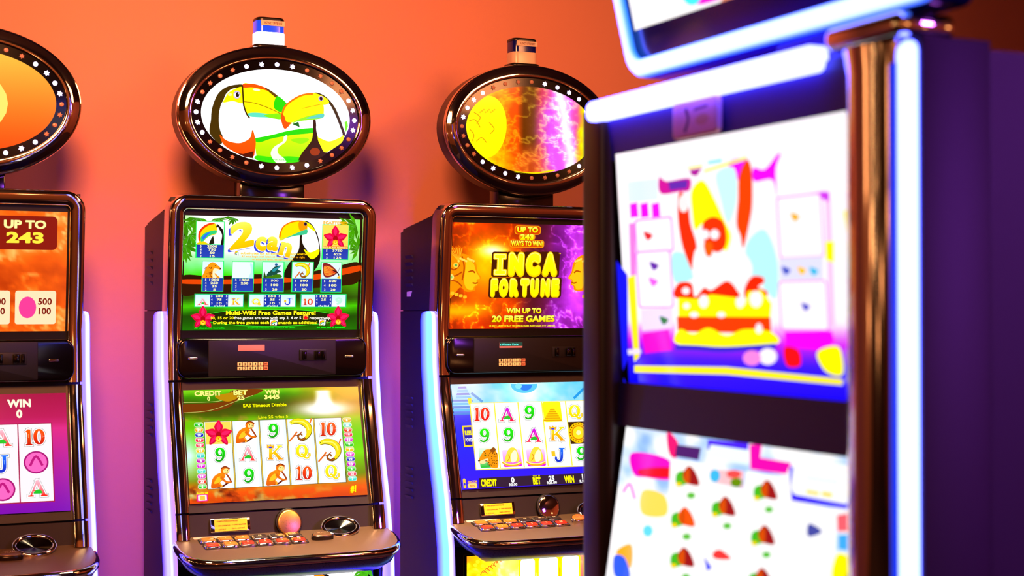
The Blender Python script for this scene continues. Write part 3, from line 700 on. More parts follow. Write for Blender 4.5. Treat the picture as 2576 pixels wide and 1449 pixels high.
def art_toucan(us, ls, be, tp, pic):
    # ---- upper screen (pay table)
    A = Art([(441, 234), (2120, 277), (2084, 1330), (412, 1340)], UP3, us)
    A.STEP = .00002; A.layer = 40
    A.bg(jungle_bg)
    for x, y, s, a0 in ((450, 300, 170, 0), (560, 260, 150, 20), (480, 420, 180, -30), (440, 520, 150, 0), (450, 600, 110, 30), (760, 262, 100, 10), (900, 258, 90, 30), (2080, 330, 160, 90), (2060, 460, 170, 110), (2100, 560, 130, 120), (1990, 300, 110, 60)):
        leafy(A, x, y, s, (70, 150, 20), 6, a0, 150)
    # branch
    A.poly([(415, 815), (700, 820), (1100, 800), (1500, 800), (1900, 720), (2105, 690), (2100, 870), (1900, 915), (1500, 945), (1000, 985), (600, 990), (415, 1000)], (40, 18, 0), True)
    A.poly([(415, 850), (800, 850), (1300, 835), (1700, 800), (2103, 715), (2103, 770), (1700, 850), (1300, 885), (800, 895), (415, 890)], (200, 75, 10), True)
    A.flush('background_picture')
    # toucan on the branch
    A.poly([(1540, 440), (1570, 300), (1640, 310), (1700, 400), (1730, 520), (1735, 640), (1710, 720), (1660, 790), (1640, 830), (1400, 830), (1420, 720), (1480, 640), (1530, 560)], (18, 14, 6), True)
    A.poly([(1560, 430), (1600, 320), (1660, 350), (1700, 430), (1722, 520), (1720, 590), (1660, 620), (1600, 560), (1565, 500)], (252, 252, 250), True)
    A.poly([(1575, 560), (1640, 590), (1720, 560), (1722, 600), (1690, 640), (1640, 650)], (255, 230, 40), True)
    A.poly([(1345, 470), (1340, 420), (1370, 360), (1430, 310), (1510, 288), (1580, 300), (1610, 340), (1600, 400), (1530, 420), (1430, 440), (1370, 475)], (252, 215, 20), True)
    A.poly([(1560, 288), (1640, 320), (1690, 390), (1650, 370), (1600, 330)], (250, 230, 20), True)
    A.line([(1345, 450), (1370, 360), (1430, 312), (1510, 290), (1570, 294)], 12, (245, 120, 20)); A.poly([(1345, 470), (1430, 440), (1520, 400), (1605, 370), (1600, 415), (1500, 430), (1420, 450)], (70, 185, 140), True)
    A.poly([(1530, 300), (1600, 305), (1605, 360), (1540, 380)], (250, 150, 20), True); A.ell(1592, 318, 15, 17, (50, 40, 90)); A.ell(1594, 318, 8, 10, (10, 10, 20))
    A.flush('toucan_picture', label='white chested toucan with yellow and green beak')
    # title
    for dx, dy, c, c2 in ((-16, 18, (70, 80, 200), (70, 80, 200)), (-12, 13, (70, 80, 200), (70, 80, 200)), (0, 0, W_, W_), (0, 0, (255, 236, 120), (248, 180, 0))):
        b = .05 if c != W_ else .085
        A.text('2', 985 + dx, 425 + dy, 215, c, b, w=240, c2=c2, rot=-12, sh=.15)
        A.text('c', 1170 + dx, 478 + dy, 165, c, b, w=105, c2=c2, rot=5); A.text('a', 1285 + dx, 480 + dy, 165, c, b, w=110, c2=c2, rot=8); A.text('n', 1410 + dx, 535 + dy, 165, c, b, w=115, c2=c2, rot=14)
    A.flush('title_lettering', label='yellow 2can title lettering with blue shadow')
    Y_ = (255, 235, 70)
    A.text('substitutes for all symbols except scatters.', 1310, 602, 20, (250, 190, 40), .03, w=670); A.text('All wins begin with leftmost reel and pay left to right', 1285, 632, 18, (240, 165, 40), .02, w=610); A.text('on adjacent reels, except scatters.', 1280, 658, 16, (240, 165, 40), .02, w=400)
    toucan_mini(A, 912, 572, 950, 618); A.flush('rule_lettering')
    # cards
    pay_card(A, 550, 294, 806, 515, 642, [('5', '2000'), ('4', '750'), ('3', '50'), ('2', '15')], lambda a, b, c, d: toucan_mini(A, a, b, c, d)); A.flush('pay_card')
    pay_card(A, 1760, 325, 1998, 556, 658, [('5', '3750'), ('4', '625'), ('3', '125')], lambda a, b, c, d: (A.rect(a, b, c, d, (250, 215, 110)), orchid(A, (a + c) / 2, (b + d) / 2 + 6, 104)))
    A.text('SCATTERED', 1880, 308, 24, (240, 170, 30), .05, w=235); A.rect(1762, 530, 1997, 555, (235, 120, 20)); A.text('PAYS IN ANY POSITION.', 1878, 543, 14, (255, 245, 180), .03, w=228); A.flush('pay_card')
    def leopard(a, b, c, d):
        w, h = c - a, d - b; T = lambda P: [(a + u * w, b + v * h) for u, v in P]
        A.poly(T([(.02, 1), (.05, .7), (.2, .35), (.38, .1), (.55, .06), (.72, .2), (.9, .4), (.86, .52), (.65, .58), (.62, .7), (.85, .95), (.9, 1)]), (225, 150, 40), True)
        A.poly(T([(.55, .45), (.85, .5), (.7, .58), (.6, .75), (.7, .95), (.5, .95)]), (252, 235, 200), True)
        for k in range(26): A.ell(a + w * random.uniform(.1, .45), b + h * random.uniform(.35, .95), w * .025, h * .03, (130, 60, 5), n=7)
        A.ell(a + .63 * w, b + .26 * h, w * .03, h * .025, (40, 20, 0), n=8); A.ell(a + .88 * w, b + .44 * h, w * .04, h * .04, (60, 30, 20), n=8)
    def frog(a, b, c, d):
        w, h = c - a, d - b; T = lambda P: [(a + u * w, b + v * h) for u, v in P]
        A.poly(T([(.02, .95), (.06, .5), (.16, .9), (.3, .55), (.26, 1), (.02, 1)]), (30, 70, 10)); A.poly(T([(.2, .75), (.45, .45), (.6, .28), (.9, .22), (.75, .45), (.92, .6), (.7, .7), (.85, .92), (.5, .8), (.25, .95)]), (20, 70, 60), True)
        A.poly(T([(.45, .5), (.65, .35), (.85, .26), (.7, .45), (.55, .6)]), (50, 140, 150), True); A.ell(a + .66 * w, b + .16 * h, w * .07, h * .08, (30, 90, 130)); A.poly(T([(.2, .9), (.8, .75), (.9, .95), (.2, 1)]), (60, 110, 20), True)
    def moth(a, b, c, d):
        w, h = c - a, d - b; T = lambda P: [(a + u * w, b + v * h) for u, v in P]
        A.poly(T([(.08, .05), (.4, .1), (.75, .45), (.8, .65), (.55, .85), (.25, .92), (.1, .8), (.05, .4)]), (120, 40, 40), True); A.poly(T([(.12, .25), (.4, .25), (.7, .5), (.7, .65), (.4, .8), (.15, .75)]), (240, 150, 70), True)
        for k in range(6): A.line(T([(.75, .6), (.14, .2 + .12 * k)]), 4, (190, 60, 40))
        A.line(T([(.55, .45), (.82, .62), (.9, .8)]), 10, (30, 15, 15)); A.line(T([(.85, .6), (.95, .3)]), 3, (40, 20, 20)); A.poly(T([(.75, .95), (.95, .8), (.95, 1)]), (250, 180, 50))
    def blank(a, b, c, d):
        A.rect(a, b, c, d, (235, 248, 250)); A.poly([(a + 150, d), (a + 175, b + 90), (a + 165, b + 20), (a + 185, b + 20), (c, b + 60), (c, d)], (195, 235, 235), True)
    for (x0, y0, x1, ym, y1, rows, f) in ((606, 676, 798, 836, 962, [('5', '1000'), ('4', '250'), ('3', '35'), ('2', '5')], leopard), (894, 680, 1088, 838, 964, [('5', '1000'), ('4', '250'), ('3', ''), ('2', '')], blank),
            (1182, 682, 1376, 838, 965, [('5', '500'), ('4', '100'), ('3', '20')], frog), (1466, 683, 1656, 840, 965, [('5', '500'), ('4', '100'), ('3', '20')], lambda a, b, c, d: lizard(A, (a + c) / 2, (b + d) / 2, 78)), (1746, 686, 1928, 842, 967, [('5', '500'), ('4', '100'), ('3', '20')], moth)):
        pay_card(A, x0, y0, x1, ym, y1, rows, f); A.flush('pay_card')
    for x0, g1, vals, g2, x1 in ((532, 'A', ('200', '75', '10'), 'K', 992), (1050, 'Q', ('150', '35', '10'), 'J', 1490), (1548, '10', ('125', '25', ''), '9', 1972)):
        A.rect(x0 - 5, 986, x1 + 5, 1114, (40, 215, 110)); A.rect(x0, 991, x1, 1109, (35, 60, 150)); q = (x1 - x0) * .31
        A.rect(x0 + 3, 993, x0 + q, 1108, (205, 240, 250), (250, 255, 255)); A.rect(x1 - q, 993, x1 - 3, 1108, (205, 240, 250), (250, 255, 255))
        glyph(A, g1, x0 + q / 2, 1062, 62, w=100 if g1 != '10' else 105)
        if g2 == '9': A.text('9', x1 - q / 2, 1055, 62, (190, 235, 215), .06, w=70)
        else: glyph(A, g2, x1 - q / 2, 1060, 62, w=80)
        for k, vtx in enumerate(vals):
            y = 1008 + 34 * k; A.text(str(5 - k), x0 + q + 16, y, 19, W_, .03); A.text(str(5 - k), x1 - q - 16, y, 19, W_, .03)
            if vtx: A.text(vtx, (x0 + x1) / 2, y, 19, (255, 245, 190), .035, w=24 * len(vtx))
        A.text('of a kind', (x0 + x1) / 2, 1100, 15, W_, .03, w=105); A.flush('pay_card')
    # feature panel
    A.ell(1250, 1215, 660, 84, (70, 225, 60), 0, 48); A.ell(1250, 1215, 655, 80, (22, 32, 0), 0, 48)
    A.flush('feature_panel')
    orchid(A, 605, 1215, 105); A.flush('orchid_picture'); orchid(A, 1900, 1210, 100); A.flush('orchid_picture')
    A.text('Multi-Wild Free Games Feature!', 1260, 1167, 36, (255, 228, 60), .045, w=860, oc=(90, 50, 0)); A.text('10, 15 or 20', 790, 1216, 24, (255, 228, 60), .035, w=220); A.text('free games are won with any 3, 4 or 5', 1228, 1216, 24, (250, 245, 230), .03, w=640); A.text('respectively.', 1728, 1216, 24, (250, 245, 230), .03, w=205)
    A.rect(1564, 1190, 1612, 1232, (250, 190, 90)); A.poly([(1588, 1194), (1610, 1210), (1602, 1230), (1574, 1230), (1566, 1210)], (210, 30, 40))
    A.text('During the free games each', 972, 1260, 26, (255, 228, 60), .035, w=535); A.text('awards an additional', 1512, 1260, 26, (255, 228, 60), .035, w=375); A.text('!', 1792, 1260, 26, (255, 228, 60), .035)
    toucan_mini(A, 1250, 1233, 1318, 1288); toucan_mini(A, 1718, 1233, 1780, 1288); A.flush('feature_lettering')
    G = (30, 230, 40)
    A.text('All wins shown in credits.', 668, 1313, 14, G, .03, w=295); A.text('© ARISTOCRAT TECHNOLOGIES AUSTRALIA PTY LIMITED.', 1262, 1311, 11, G, .02, w=460); A.text('All wins paid as indicated.', 1832, 1306, 14, G, .03, w=275); A.flush('small_print')
    # ---- lower screen (reels)
    A = Art([(347, 511), (1732, 480), (1810, 1337), (402, 1412)], LO3, ls); A.STEP = .00002; A.layer = 40
    def bgf(u, v):
        n = fbm(u * 8, v * 7, 5); n2 = fbm(u * 18, v * 14, 2)
        base = rgb((0, (120, 190, 40)), (.05, (60, 130, 10)), (.14, (55, 60, 0)), (.22, (70, 85, 5)), (.29, (110, 170, 10)), (.45, (90, 190, 20)), (.6, (120, 200, 30)), (.8, (110, 130, 20)), (.86, (190, 120, 20)), (.92, (215, 90, 10)), (1, (190, 75, 5)))(v + (n - .5) * .07)
        lt = np.clip((.10 - u) * 12, 0, 1)[:, None] * np.clip(1 - np.abs(v - .58) * 4, 0, 1)[:, None]
        base = base * (1 - lt) + np.array([225, 250, 255]) * lt
        rt_ = np.clip((u - .55) * 3, 0, 1)[:, None] * np.clip(1 - v * 3.3, 0, 1)[:, None] * np.clip(n * 2.2 - .2, 0, 1)[:, None]
        base = base * (1 - rt_) + np.array([200, 150, 5]) * rt_
        gl = np.exp(-(((u - .79) / .16) ** 2 + ((v - .20) / .07) ** 2))[:, None]; gl2 = np.exp(-(((u - .79) / .045) ** 4))[:, None] * np.clip((.2 - v) * 30, 0, 1)[:, None] * np.clip((v - .02) * 60, 0, 1)[:, None]
        g = np.clip(gl * 1.3 + gl2, 0, 1); base = base * (1 - g) + np.array([255, 255, 245]) * g
        pk = (np.clip(n2 * 3 - 1.3, 0, 1) * np.exp(-((v - .265) / .03) ** 2) * (u < .42))[:, None]; base = base * (1 - pk) + np.array([230, 130, 140]) * pk
        sp = (np.clip(n2 * 5 - 2.4, 0, 1) * np.clip((v - .87) * 20, 0, 1) * np.clip(1.1 - u, 0, 1))[:, None]; base = base * (1 - sp * .8) + np.array([200, 225, 160]) * sp * .8
        dk_ = (np.clip(fbm(u * 16, v * 16, 21) * 5 - 2.6, 0, 1) * np.clip((v - .82) * 12, 0, 1) * np.clip((.5 - u) * 3, 0, 1))[:, None]; base = base * (1 - dk_) + np.array([80, 20, 5]) * dk_
        return base
    A.bg(bgf, 120, 80)
    A.poly([(350, 625), (600, 610), (700, 580), (740, 510), (980, 505), (880, 560), (780, 590), (700, 650), (560, 680), (350, 690)], (105, 55, 5), True); A.line([(350, 608), (600, 600), (700, 570), (738, 512)], 4, (190, 200, 120)); A.line([(350, 690), (560, 670), (760, 600), (900, 550)], 4, (180, 190, 110))
    A.poly([(600, 560), (720, 530), (850, 512), (800, 560), (700, 600)], (170, 130, 10), True)
    A.flush('background_picture')
    LY = (255, 245, 150)
    A.text('CREDIT', 545, 535, 34, LY, .05, w=215, oc=(70, 60, 0)); A.text('0', 550, 577, 30, LY, .05, oc=(70, 60, 0)); A.text('BET', 802, 528, 34, LY, .05, w=112, oc=(70, 60, 0)); A.text('25', 805, 570, 30, LY, .05, w=58, oc=(70, 60, 0)); A.text('WIN', 1052, 522, 28, LY, .05, w=115, oc=(70, 60, 0)); A.text('3445', 1050, 563, 30, LY, .05, w=120, oc=(70, 60, 0))
    A.text('SAS Timeout Disable', 995, 628, 24, (255, 235, 40), .035, w=345, oc=(60, 50, 0)); A.text('Line 25 wins 5', 1062, 720, 20, (255, 235, 50), .02, w=235); A.flush('meter_lettering')
    Q = [Vector(p) for p in ((515, 762), (1597, 728), (1638, 1236), (543, 1293))]
    def cell(u, v): p = (Q[0] * (1 - u) + Q[1] * u) * (1 - v) + (Q[3] * (1 - u) + Q[2] * u) * v; return p.x, p.y
    A.poly([cell(-.004, -.006), cell(1.004, -.006), cell(1.004, 1.006), cell(-.004, 1.006)], (70, 60, 30))
    for k in range(5):
        a, b = k / 5 + (.006 if k else 0), (k + 1) / 5 - (.006 if k < 4 else 0)
        A.poly([cell(a, 0), cell(b, 0), cell(b, 1), cell(a, 1)], (236, 250, 250)); A.poly([cell(a + .02, 0), cell(b - .02, 0), cell(b - .02, 1), cell(a + .02, 1)], W_)
    for k in range(1, 5): A.poly([cell(k / 5 - .003, 0), cell(k / 5 + .003, 0), cell(k / 5 + .003, 1), cell(k / 5 - .003, 1)], (220, 190, 90))
    A.flush('reel_panel')
    rows = [['o', 'm', '9', 'l', '10'], ['9', 'A', 'K', 'Q', 'l'], ['m', '9', 'm', '10', 'Q']]
    for r in range(3):
        for c in range(5):
            x, y = cell(c / 5 + .1, r / 3 + 1 / 6); s = rows[r][c]
            if s == 'o':
                A.poly([cell(.004, .004), cell(.19, .004), cell(.19, .335), cell(.004, .335)], (255, 215, 110)); orchid(A, x, y + 6, 98)
            elif s == 'm': monkey(A, x - 4, y + 4, 88)
            elif s == 'l': lizard(A, x, y, 96)
            else: glyph(A, s, x, y, 112)
            A.flush('reel_symbol')
    pal = [(30, 170, 30), (240, 160, 20), (30, 50, 170), (225, 60, 90), (230, 80, 100), (245, 190, 60), (80, 200, 190), (190, 50, 180), (210, 60, 200), (80, 210, 190), (220, 90, 200), (230, 70, 50), (60, 190, 50)]
    nl = ['4', '24', '10', '15', '18', '21', '1', '8', '17', '12', '14', '23', '5']; nr = ['6', '20', '2', '19', '11', '9', '7', '16', '22', '13', '3', '25', '7']
    for side, nums, (x0, y0), (x1, y1) in ((0, nl, (468, 785), (497, 1275)), (1, nr, (1640, 748), (1684, 1212))):
        for k in range(13):
            t = k / 12; x = x0 + (x1 - x0) * t; y = y0 + (y1 - y0) * t; c = pal[k if side == 0 else (k * 5 + 1) % 13]
            A.rect(x - 36, y - 17, x + 36, y + 17, (250, 250, 240), r=15); A.rect(x - 33, y - 15, x + 33, y + 15, c, r=13); A.rect(x - 27, y - 13, x + 27, y - 2, mixc(c, W_, .55), r=6); A.text(nums[k], x, y + 1, 19, W_, .05); A.flush('line_marker')
    A.text('#1', 1690, 1293, 48, (255, 235, 30), .06, w=44, sh=.2); A.flush('corner_lettering'); A.text('AwOOM', 495, 1330, 18, (250, 220, 50), .04, w=90); A.rect(452, 1340, 540, 1390, (230, 50, 150), r=8); A.rect(460, 1345, 532, 1385, (255, 240, 235), r=5); A.rect(475, 1350, 518, 1380, (245, 195, 90)); A.flush('corner_badge')
    # ---- belly glass
    A = Art([(550, 1036), (2201, 915), (2200, 2084), (546, 2262)], BE3, be, SCREENW); A.layer = 30
    A.bg(lambda u, v: rgb((0, (255, 255, 255)), (.5, (255, 255, 250)), (1, (120, 200, 60)))(v), 20, 20)
    for x, y, s, a0 in ((2190, 930, 150, 60), (2200, 1010, 130, 90), (2140, 925, 110, 60), (600, 1090, 120, -20), (900, 1010, 100, 20)): leafy(A, x, y, s, (70, 150, 20), 6, a0, 130)
    A.poly([(1290, 1045), (1340, 1022), (1400, 1018), (1460, 1040), (1500, 1100), (1600, 1300), (1300, 1300), (1250, 1120)], (20, 15, 8), True); A.poly([(1360, 1020), (1460, 1025), (1530, 1070), (1560, 1130), (1450, 1100), (1380, 1060)], (235, 110, 20), True)
    A.poly([(1660, 1060), (1720, 1012), (1790, 1008), (1850, 1050), (1900, 1200), (1700, 1300), (1680, 1120)], (20, 15, 8), True); A.poly([(1600, 1110), (1670, 1040), (1760, 1015), (1800, 1060), (1720, 1100)], (240, 120, 20), True)
    A.flush('glass_picture')
    # ---- topper picture
    c = (.008, .005, 1.965)
    A = Art([(317, 420), (1456, 496), (1455, 1206), (315, 1160)], TP3, tp, SCREENW); A.layer = 6; A.STEP = .00002
    P = [(c[0] + .2045 * math.cos(2 * PI * k / 72), c[2] + .1255 * math.sin(2 * PI * k / 72)) for k in range(72)]
    A.polyl([(x - TP3[0][0], TP3[0][2] - z) for x, z in P], W_); A.flush('picture_ground'); A.m = SCREEN
    E = lambda pts: pts
    A.poly([(722, 992), (830, 968), (1000, 930), (1175, 912), (1260, 950), (1260, 1130), (1060, 1172), (900, 1182), (745, 1150), (730, 1050)], (225, 240, 10), False, (150, 215, 10))
    A.poly([(722, 992), (850, 965), (1000, 928), (1175, 910), (1175, 945), (1000, 965), (860, 990), (760, 1020)], (40, 190, 20), True); A.poly([(740, 1120), (860, 1130), (1000, 1125), (1080, 1140), (1060, 1172), (900, 1182), (745, 1155)], (60, 200, 10), True)
    A.poly([(950, 975), (975, 968), (962, 1015), (905, 1062), (908, 1105), (950, 1140), (965, 1170), (895, 1176), (850, 1110), (875, 1055), (940, 1012)], (250, 255, 235), True); A.poly([(1000, 1000), (1100, 985), (1140, 1000), (1080, 1030)], (150, 220, 20), True); A.poly([(1410, 865), (1432, 855), (1436, 900), (1418, 945)], (120, 215, 40))
    A.flush('landscape_picture')
    # left bird
    A.poly([(635, 580), (560, 585), (500, 606), (450, 650), (420, 710), (400, 780), (395, 850), (384, 935), (410, 985), (470, 1035), (485, 980), (462, 900), (456, 820), (470, 740), (490, 700), (512, 650), (560, 612), (632, 606)], (60, 45, 5), True)
    A.poly([(490, 715), (560, 706), (640, 715), (658, 790), (690, 840), (710, 920), (690, 990), (620, 1022), (540, 1012), (480, 962), (457, 880), (460, 800)], W_, True)
    A.poly([(462, 962), (500, 995), (545, 1016), (620, 1024), (690, 988), (712, 925), (735, 1010), (730, 1080), (715, 1128), (640, 1122), (560, 1085), (490, 1035)], (255, 105, 5), True, (225, 80, 0)); A.poly([(590, 1100), (640, 1108), (720, 1085), (714, 1140), (650, 1130)], (70, 20, 0))
    A.poly([(638, 604), (575, 614), (527, 645), (502, 685), (490, 717), (560, 706), (640, 718)], (255, 240, 10), True)
    A.poly([(640, 578), (700, 577), (780, 594), (850, 632), (920, 688), (985, 742), (960, 775), (930, 805), (925, 842), (850, 832), (760, 826), (692, 822), (658, 775), (642, 700)], (255, 245, 5), True)
    A.poly([(640, 577), (720, 576), (795, 598), (860, 638), (790, 618), (710, 602), (640, 604)], (240, 90, 5), True); A.poly([(800, 600), (870, 640), (985, 738), (975, 752), (900, 690), (840, 640)], (90, 60, 0), True)
    A.poly([(905, 668), (985, 742), (960, 775), (938, 795), (880, 765), (875, 715)], (40, 190, 20), True); A.poly([(675, 800), (760, 795), (925, 822), (922, 845), (830, 832), (695, 824)], (110, 215, 190), True); A.poly([(800, 812), (925, 800), (930, 842), (850, 834)], (130, 215, 40), True); A.poly([(1010, 880), (1060, 862), (1070, 905)], (20, 90, 30))
    A.line([(645, 710), (720, 720), (800, 745), (870, 775), (930, 805)], 5, (150, 90, 0)); A.line([(634, 585), (640, 680), (645, 740), (665, 800), (690, 836)], 11, (55, 40, 0)); A.ell(740, 620, 28, 9, (255, 255, 230), 8)
    A.ell(593, 658, 27, 29, (190, 160, 230)); A.ell(594, 659, 21, 23, W_); A.ell(597, 657, 14, 19, (20, 12, 10)); A.ell(603, 650, 4, 5, W_, n=8); A.ell(540, 657, 16, 10, (255, 255, 170))
    A.flush('toucan_picture', label='larger toucan facing right with orange belly')
    # right bird
    A.poly([(1172, 848), (1190, 850), (1200, 950), (1215, 1010), (1275, 1092), (1200, 1145), (1066, 1168), (1080, 1110), (1130, 1045), (1165, 985)], (45, 25, 5), True); A.ell(1185, 1090, 38, 30, (140, 60, 15))
    A.poly([(1180, 642), (1235, 652), (1290, 693), (1340, 760), (1375, 840), (1398, 905), (1414, 958), (1395, 978), (1372, 905), (1345, 825), (1305, 755), (1255, 692)], (50, 40, 5), True)
    A.poly([(1250, 720), (1290, 722), (1335, 800), (1375, 900), (1393, 975), (1330, 1035), (1240, 1012), (1202, 960), (1196, 880), (1240, 830)], W_, True); A.poly([(1208, 985), (1290, 1012), (1370, 985), (1402, 965), (1392, 1015), (1330, 1062), (1262, 1095), (1230, 1050)], (255, 240, 10), True)
    A.poly([(1247, 725), (1232, 680), (1170, 646), (1090, 655), (1010, 695), (950, 750), (930, 820), (938, 880), (957, 916), (985, 882), (1060, 852), (1150, 842), (1237, 830), (1252, 780)], (255, 245, 5), True)
    A.line([(1170, 650), (1090, 660), (1012, 700), (953, 755), (934, 822)], 14, (235, 120, 0)); A.poly([(928, 800), (930, 862), (957, 918), (1003, 872), (968, 862), (952, 820)], (240, 90, 5), True)
    A.poly([(985, 888), (1060, 845), (1150, 815), (1247, 800), (1240, 835), (1140, 850), (1050, 862)], (150, 220, 60), True); A.poly([(1120, 838), (1180, 815), (1247, 802), (1240, 832)], (110, 200, 190), True)
    A.poly([(1168, 648), (1215, 655), (1268, 682), (1292, 716), (1252, 735), (1215, 702)], (255, 240, 20), True); A.ell(1230, 686, 19, 19, (200, 170, 230)); A.ell(1231, 687, 11, 14, (30, 20, 20), -20); A.line([(1085, 762), (1160, 745), (1240, 728)], 4, (200, 140, 0))
    A.flush('toucan_picture', label='smaller toucan facing left with yellow belly')
    A.text('© ARISTOCRAT TECHNOLOGIES AUSTRALIA PTY LIMITED', 880, 1150, 9, (20, 190, 40), .02, w=380); A.flush('small_print')

def smoke(cols, seed, sc=(5, 4)):
    def f(u, v):
        n = fbm(u * sc[0], v * sc[1], seed, 5); r = 1 - np.abs(2 * fbm(u * sc[0] * 1.6 + n, v * sc[1] * 1.6 + n, seed + 9, 4) - .95) * 2.6
        return cols(u, v, n, np.clip(r, 0, 1))
    return f
def inca_cols(u, v, n, r):
    lf = rgb((0, (90, 30, 15)), (.45, (190, 55, 15)), (.7, (235, 90, 15)), (1, (255, 190, 60)))(n * .75 + r ** 6 * .45)
    rt_ = rgb((0, (60, 10, 60)), (.45, (130, 40, 140)), (.7, (190, 70, 220)), (1, (245, 170, 255)))(n * .8 + r ** 6 * .45)
    md = np.array([55, 15, 25]); t = np.clip((u - .42) * 4, 0, 1)[:, None]; base = lf * (1 - t) + rt_ * t
    m_ = np.exp(-((u - .55) / .1) ** 2)[:, None] * .75; base = base * (1 - m_) + md * m_
    g = np.exp(-(((u - .22) / .16) ** 2 + ((v - .42) / .28) ** 2)); g2 = np.exp(-(((u - .26) / .1) ** 2 + ((v - .26) / .07) ** 2)); g3 = np.exp(-(((u - .03) / .2) ** 2 + ((v - .83) / .07) ** 2))
    base = base + np.clip(g * .9 + g2 * 1.1 + g3 * .9, 0, 1.2)[:, None] * np.array([130, 140, 20]) + (g2 ** 2)[:, None] * np.array([0, 30, 190])
    h = np.exp(-(((u - .83) / .08) ** 2 + ((v - .5) / .4) ** 2)); return base + h[:, None] * np.array([110, 60, 130])
def face(A, x, y, s, d):
    """carved golden profile looking towards d"""
    L = lambda P: [(x + u * s * d, y + v * s) for u, v in P]
    A.poly(L([(-1, -.8), (-.5, -1.0), (.1, -.9), (.45, -.55), (.55, -.1), (.72, .2), (.55, .3), (.58, .5), (.45, .62), (.4, .8), (.0, .85), (-.3, .65), (-.7, 1.1), (-1, 1.2)]), (225, 140, 20), True)
    for k in range(7): A.poly(L([(-.35, -.6), (-1.0 + .12 * k, -1.25 - .08 * (k % 3)), (-.85 + .12 * k, -1.3)]), (205, 105, 15)); A.line(L([(-.35, -.6), (-.93 + .12 * k, -1.25)]), s * .03, (250, 180, 60))
    A.poly(L([(.05, -.7), (.35, -.5), (.48, -.1), (.66, .2), (.5, .28), (.52, .5), (.38, .6), (.3, .76), (.05, .72), (-.1, .4), (-.05, -.2)]), (248, 190, 50), True)
    for P in ([(-1, -.5), (-.6, -.2), (-.3, -.45)], [(-1, -.1), (-.6, .1), (-.2, -.1)], [(-1, .3), (-.5, .35), (-.2, .6)], [(-.2, -.85), (-.1, -.3), (-.2, .3)], [(.1, -.1), (.3, -.15), (.42, -.05)], [(.3, .42), (.45, .45), (.55, .4)]): A.line(L(P), s * .07, (165, 75, 5))
    for k in range(9): A.ell(x + d * s * (.35 - .09 * k), y - s * (.62 + .04 * (k % 4)), s * .055, s * .06, (255, 215, 110), n=10)
    A.ell(x - d * s * .5, y - s * .42, s * .13, s * .13, (255, 200, 90)); A.ell(x - d * s * .5, y - s * .42, s * .06, s * .06, (90, 160, 90)); A.ell(x - d * s * .75, y + s * .15, s * .16, s * .15, (255, 215, 130)); A.ell(x - d * s * .75, y + s * .15, s * .08, s * .08, (130, 190, 110))
    for k in range(4): A.rect(min(x - d * s * (.75 - .2 * k), x - d * s * (.58 - .2 * k)), y + s * (.85 + .06 * k), max(x - d * s * (.75 - .2 * k), x - d * s * (.58 - .2 * k)), y + s * (1.0 + .06 * k), (250, 185, 60), r=8)
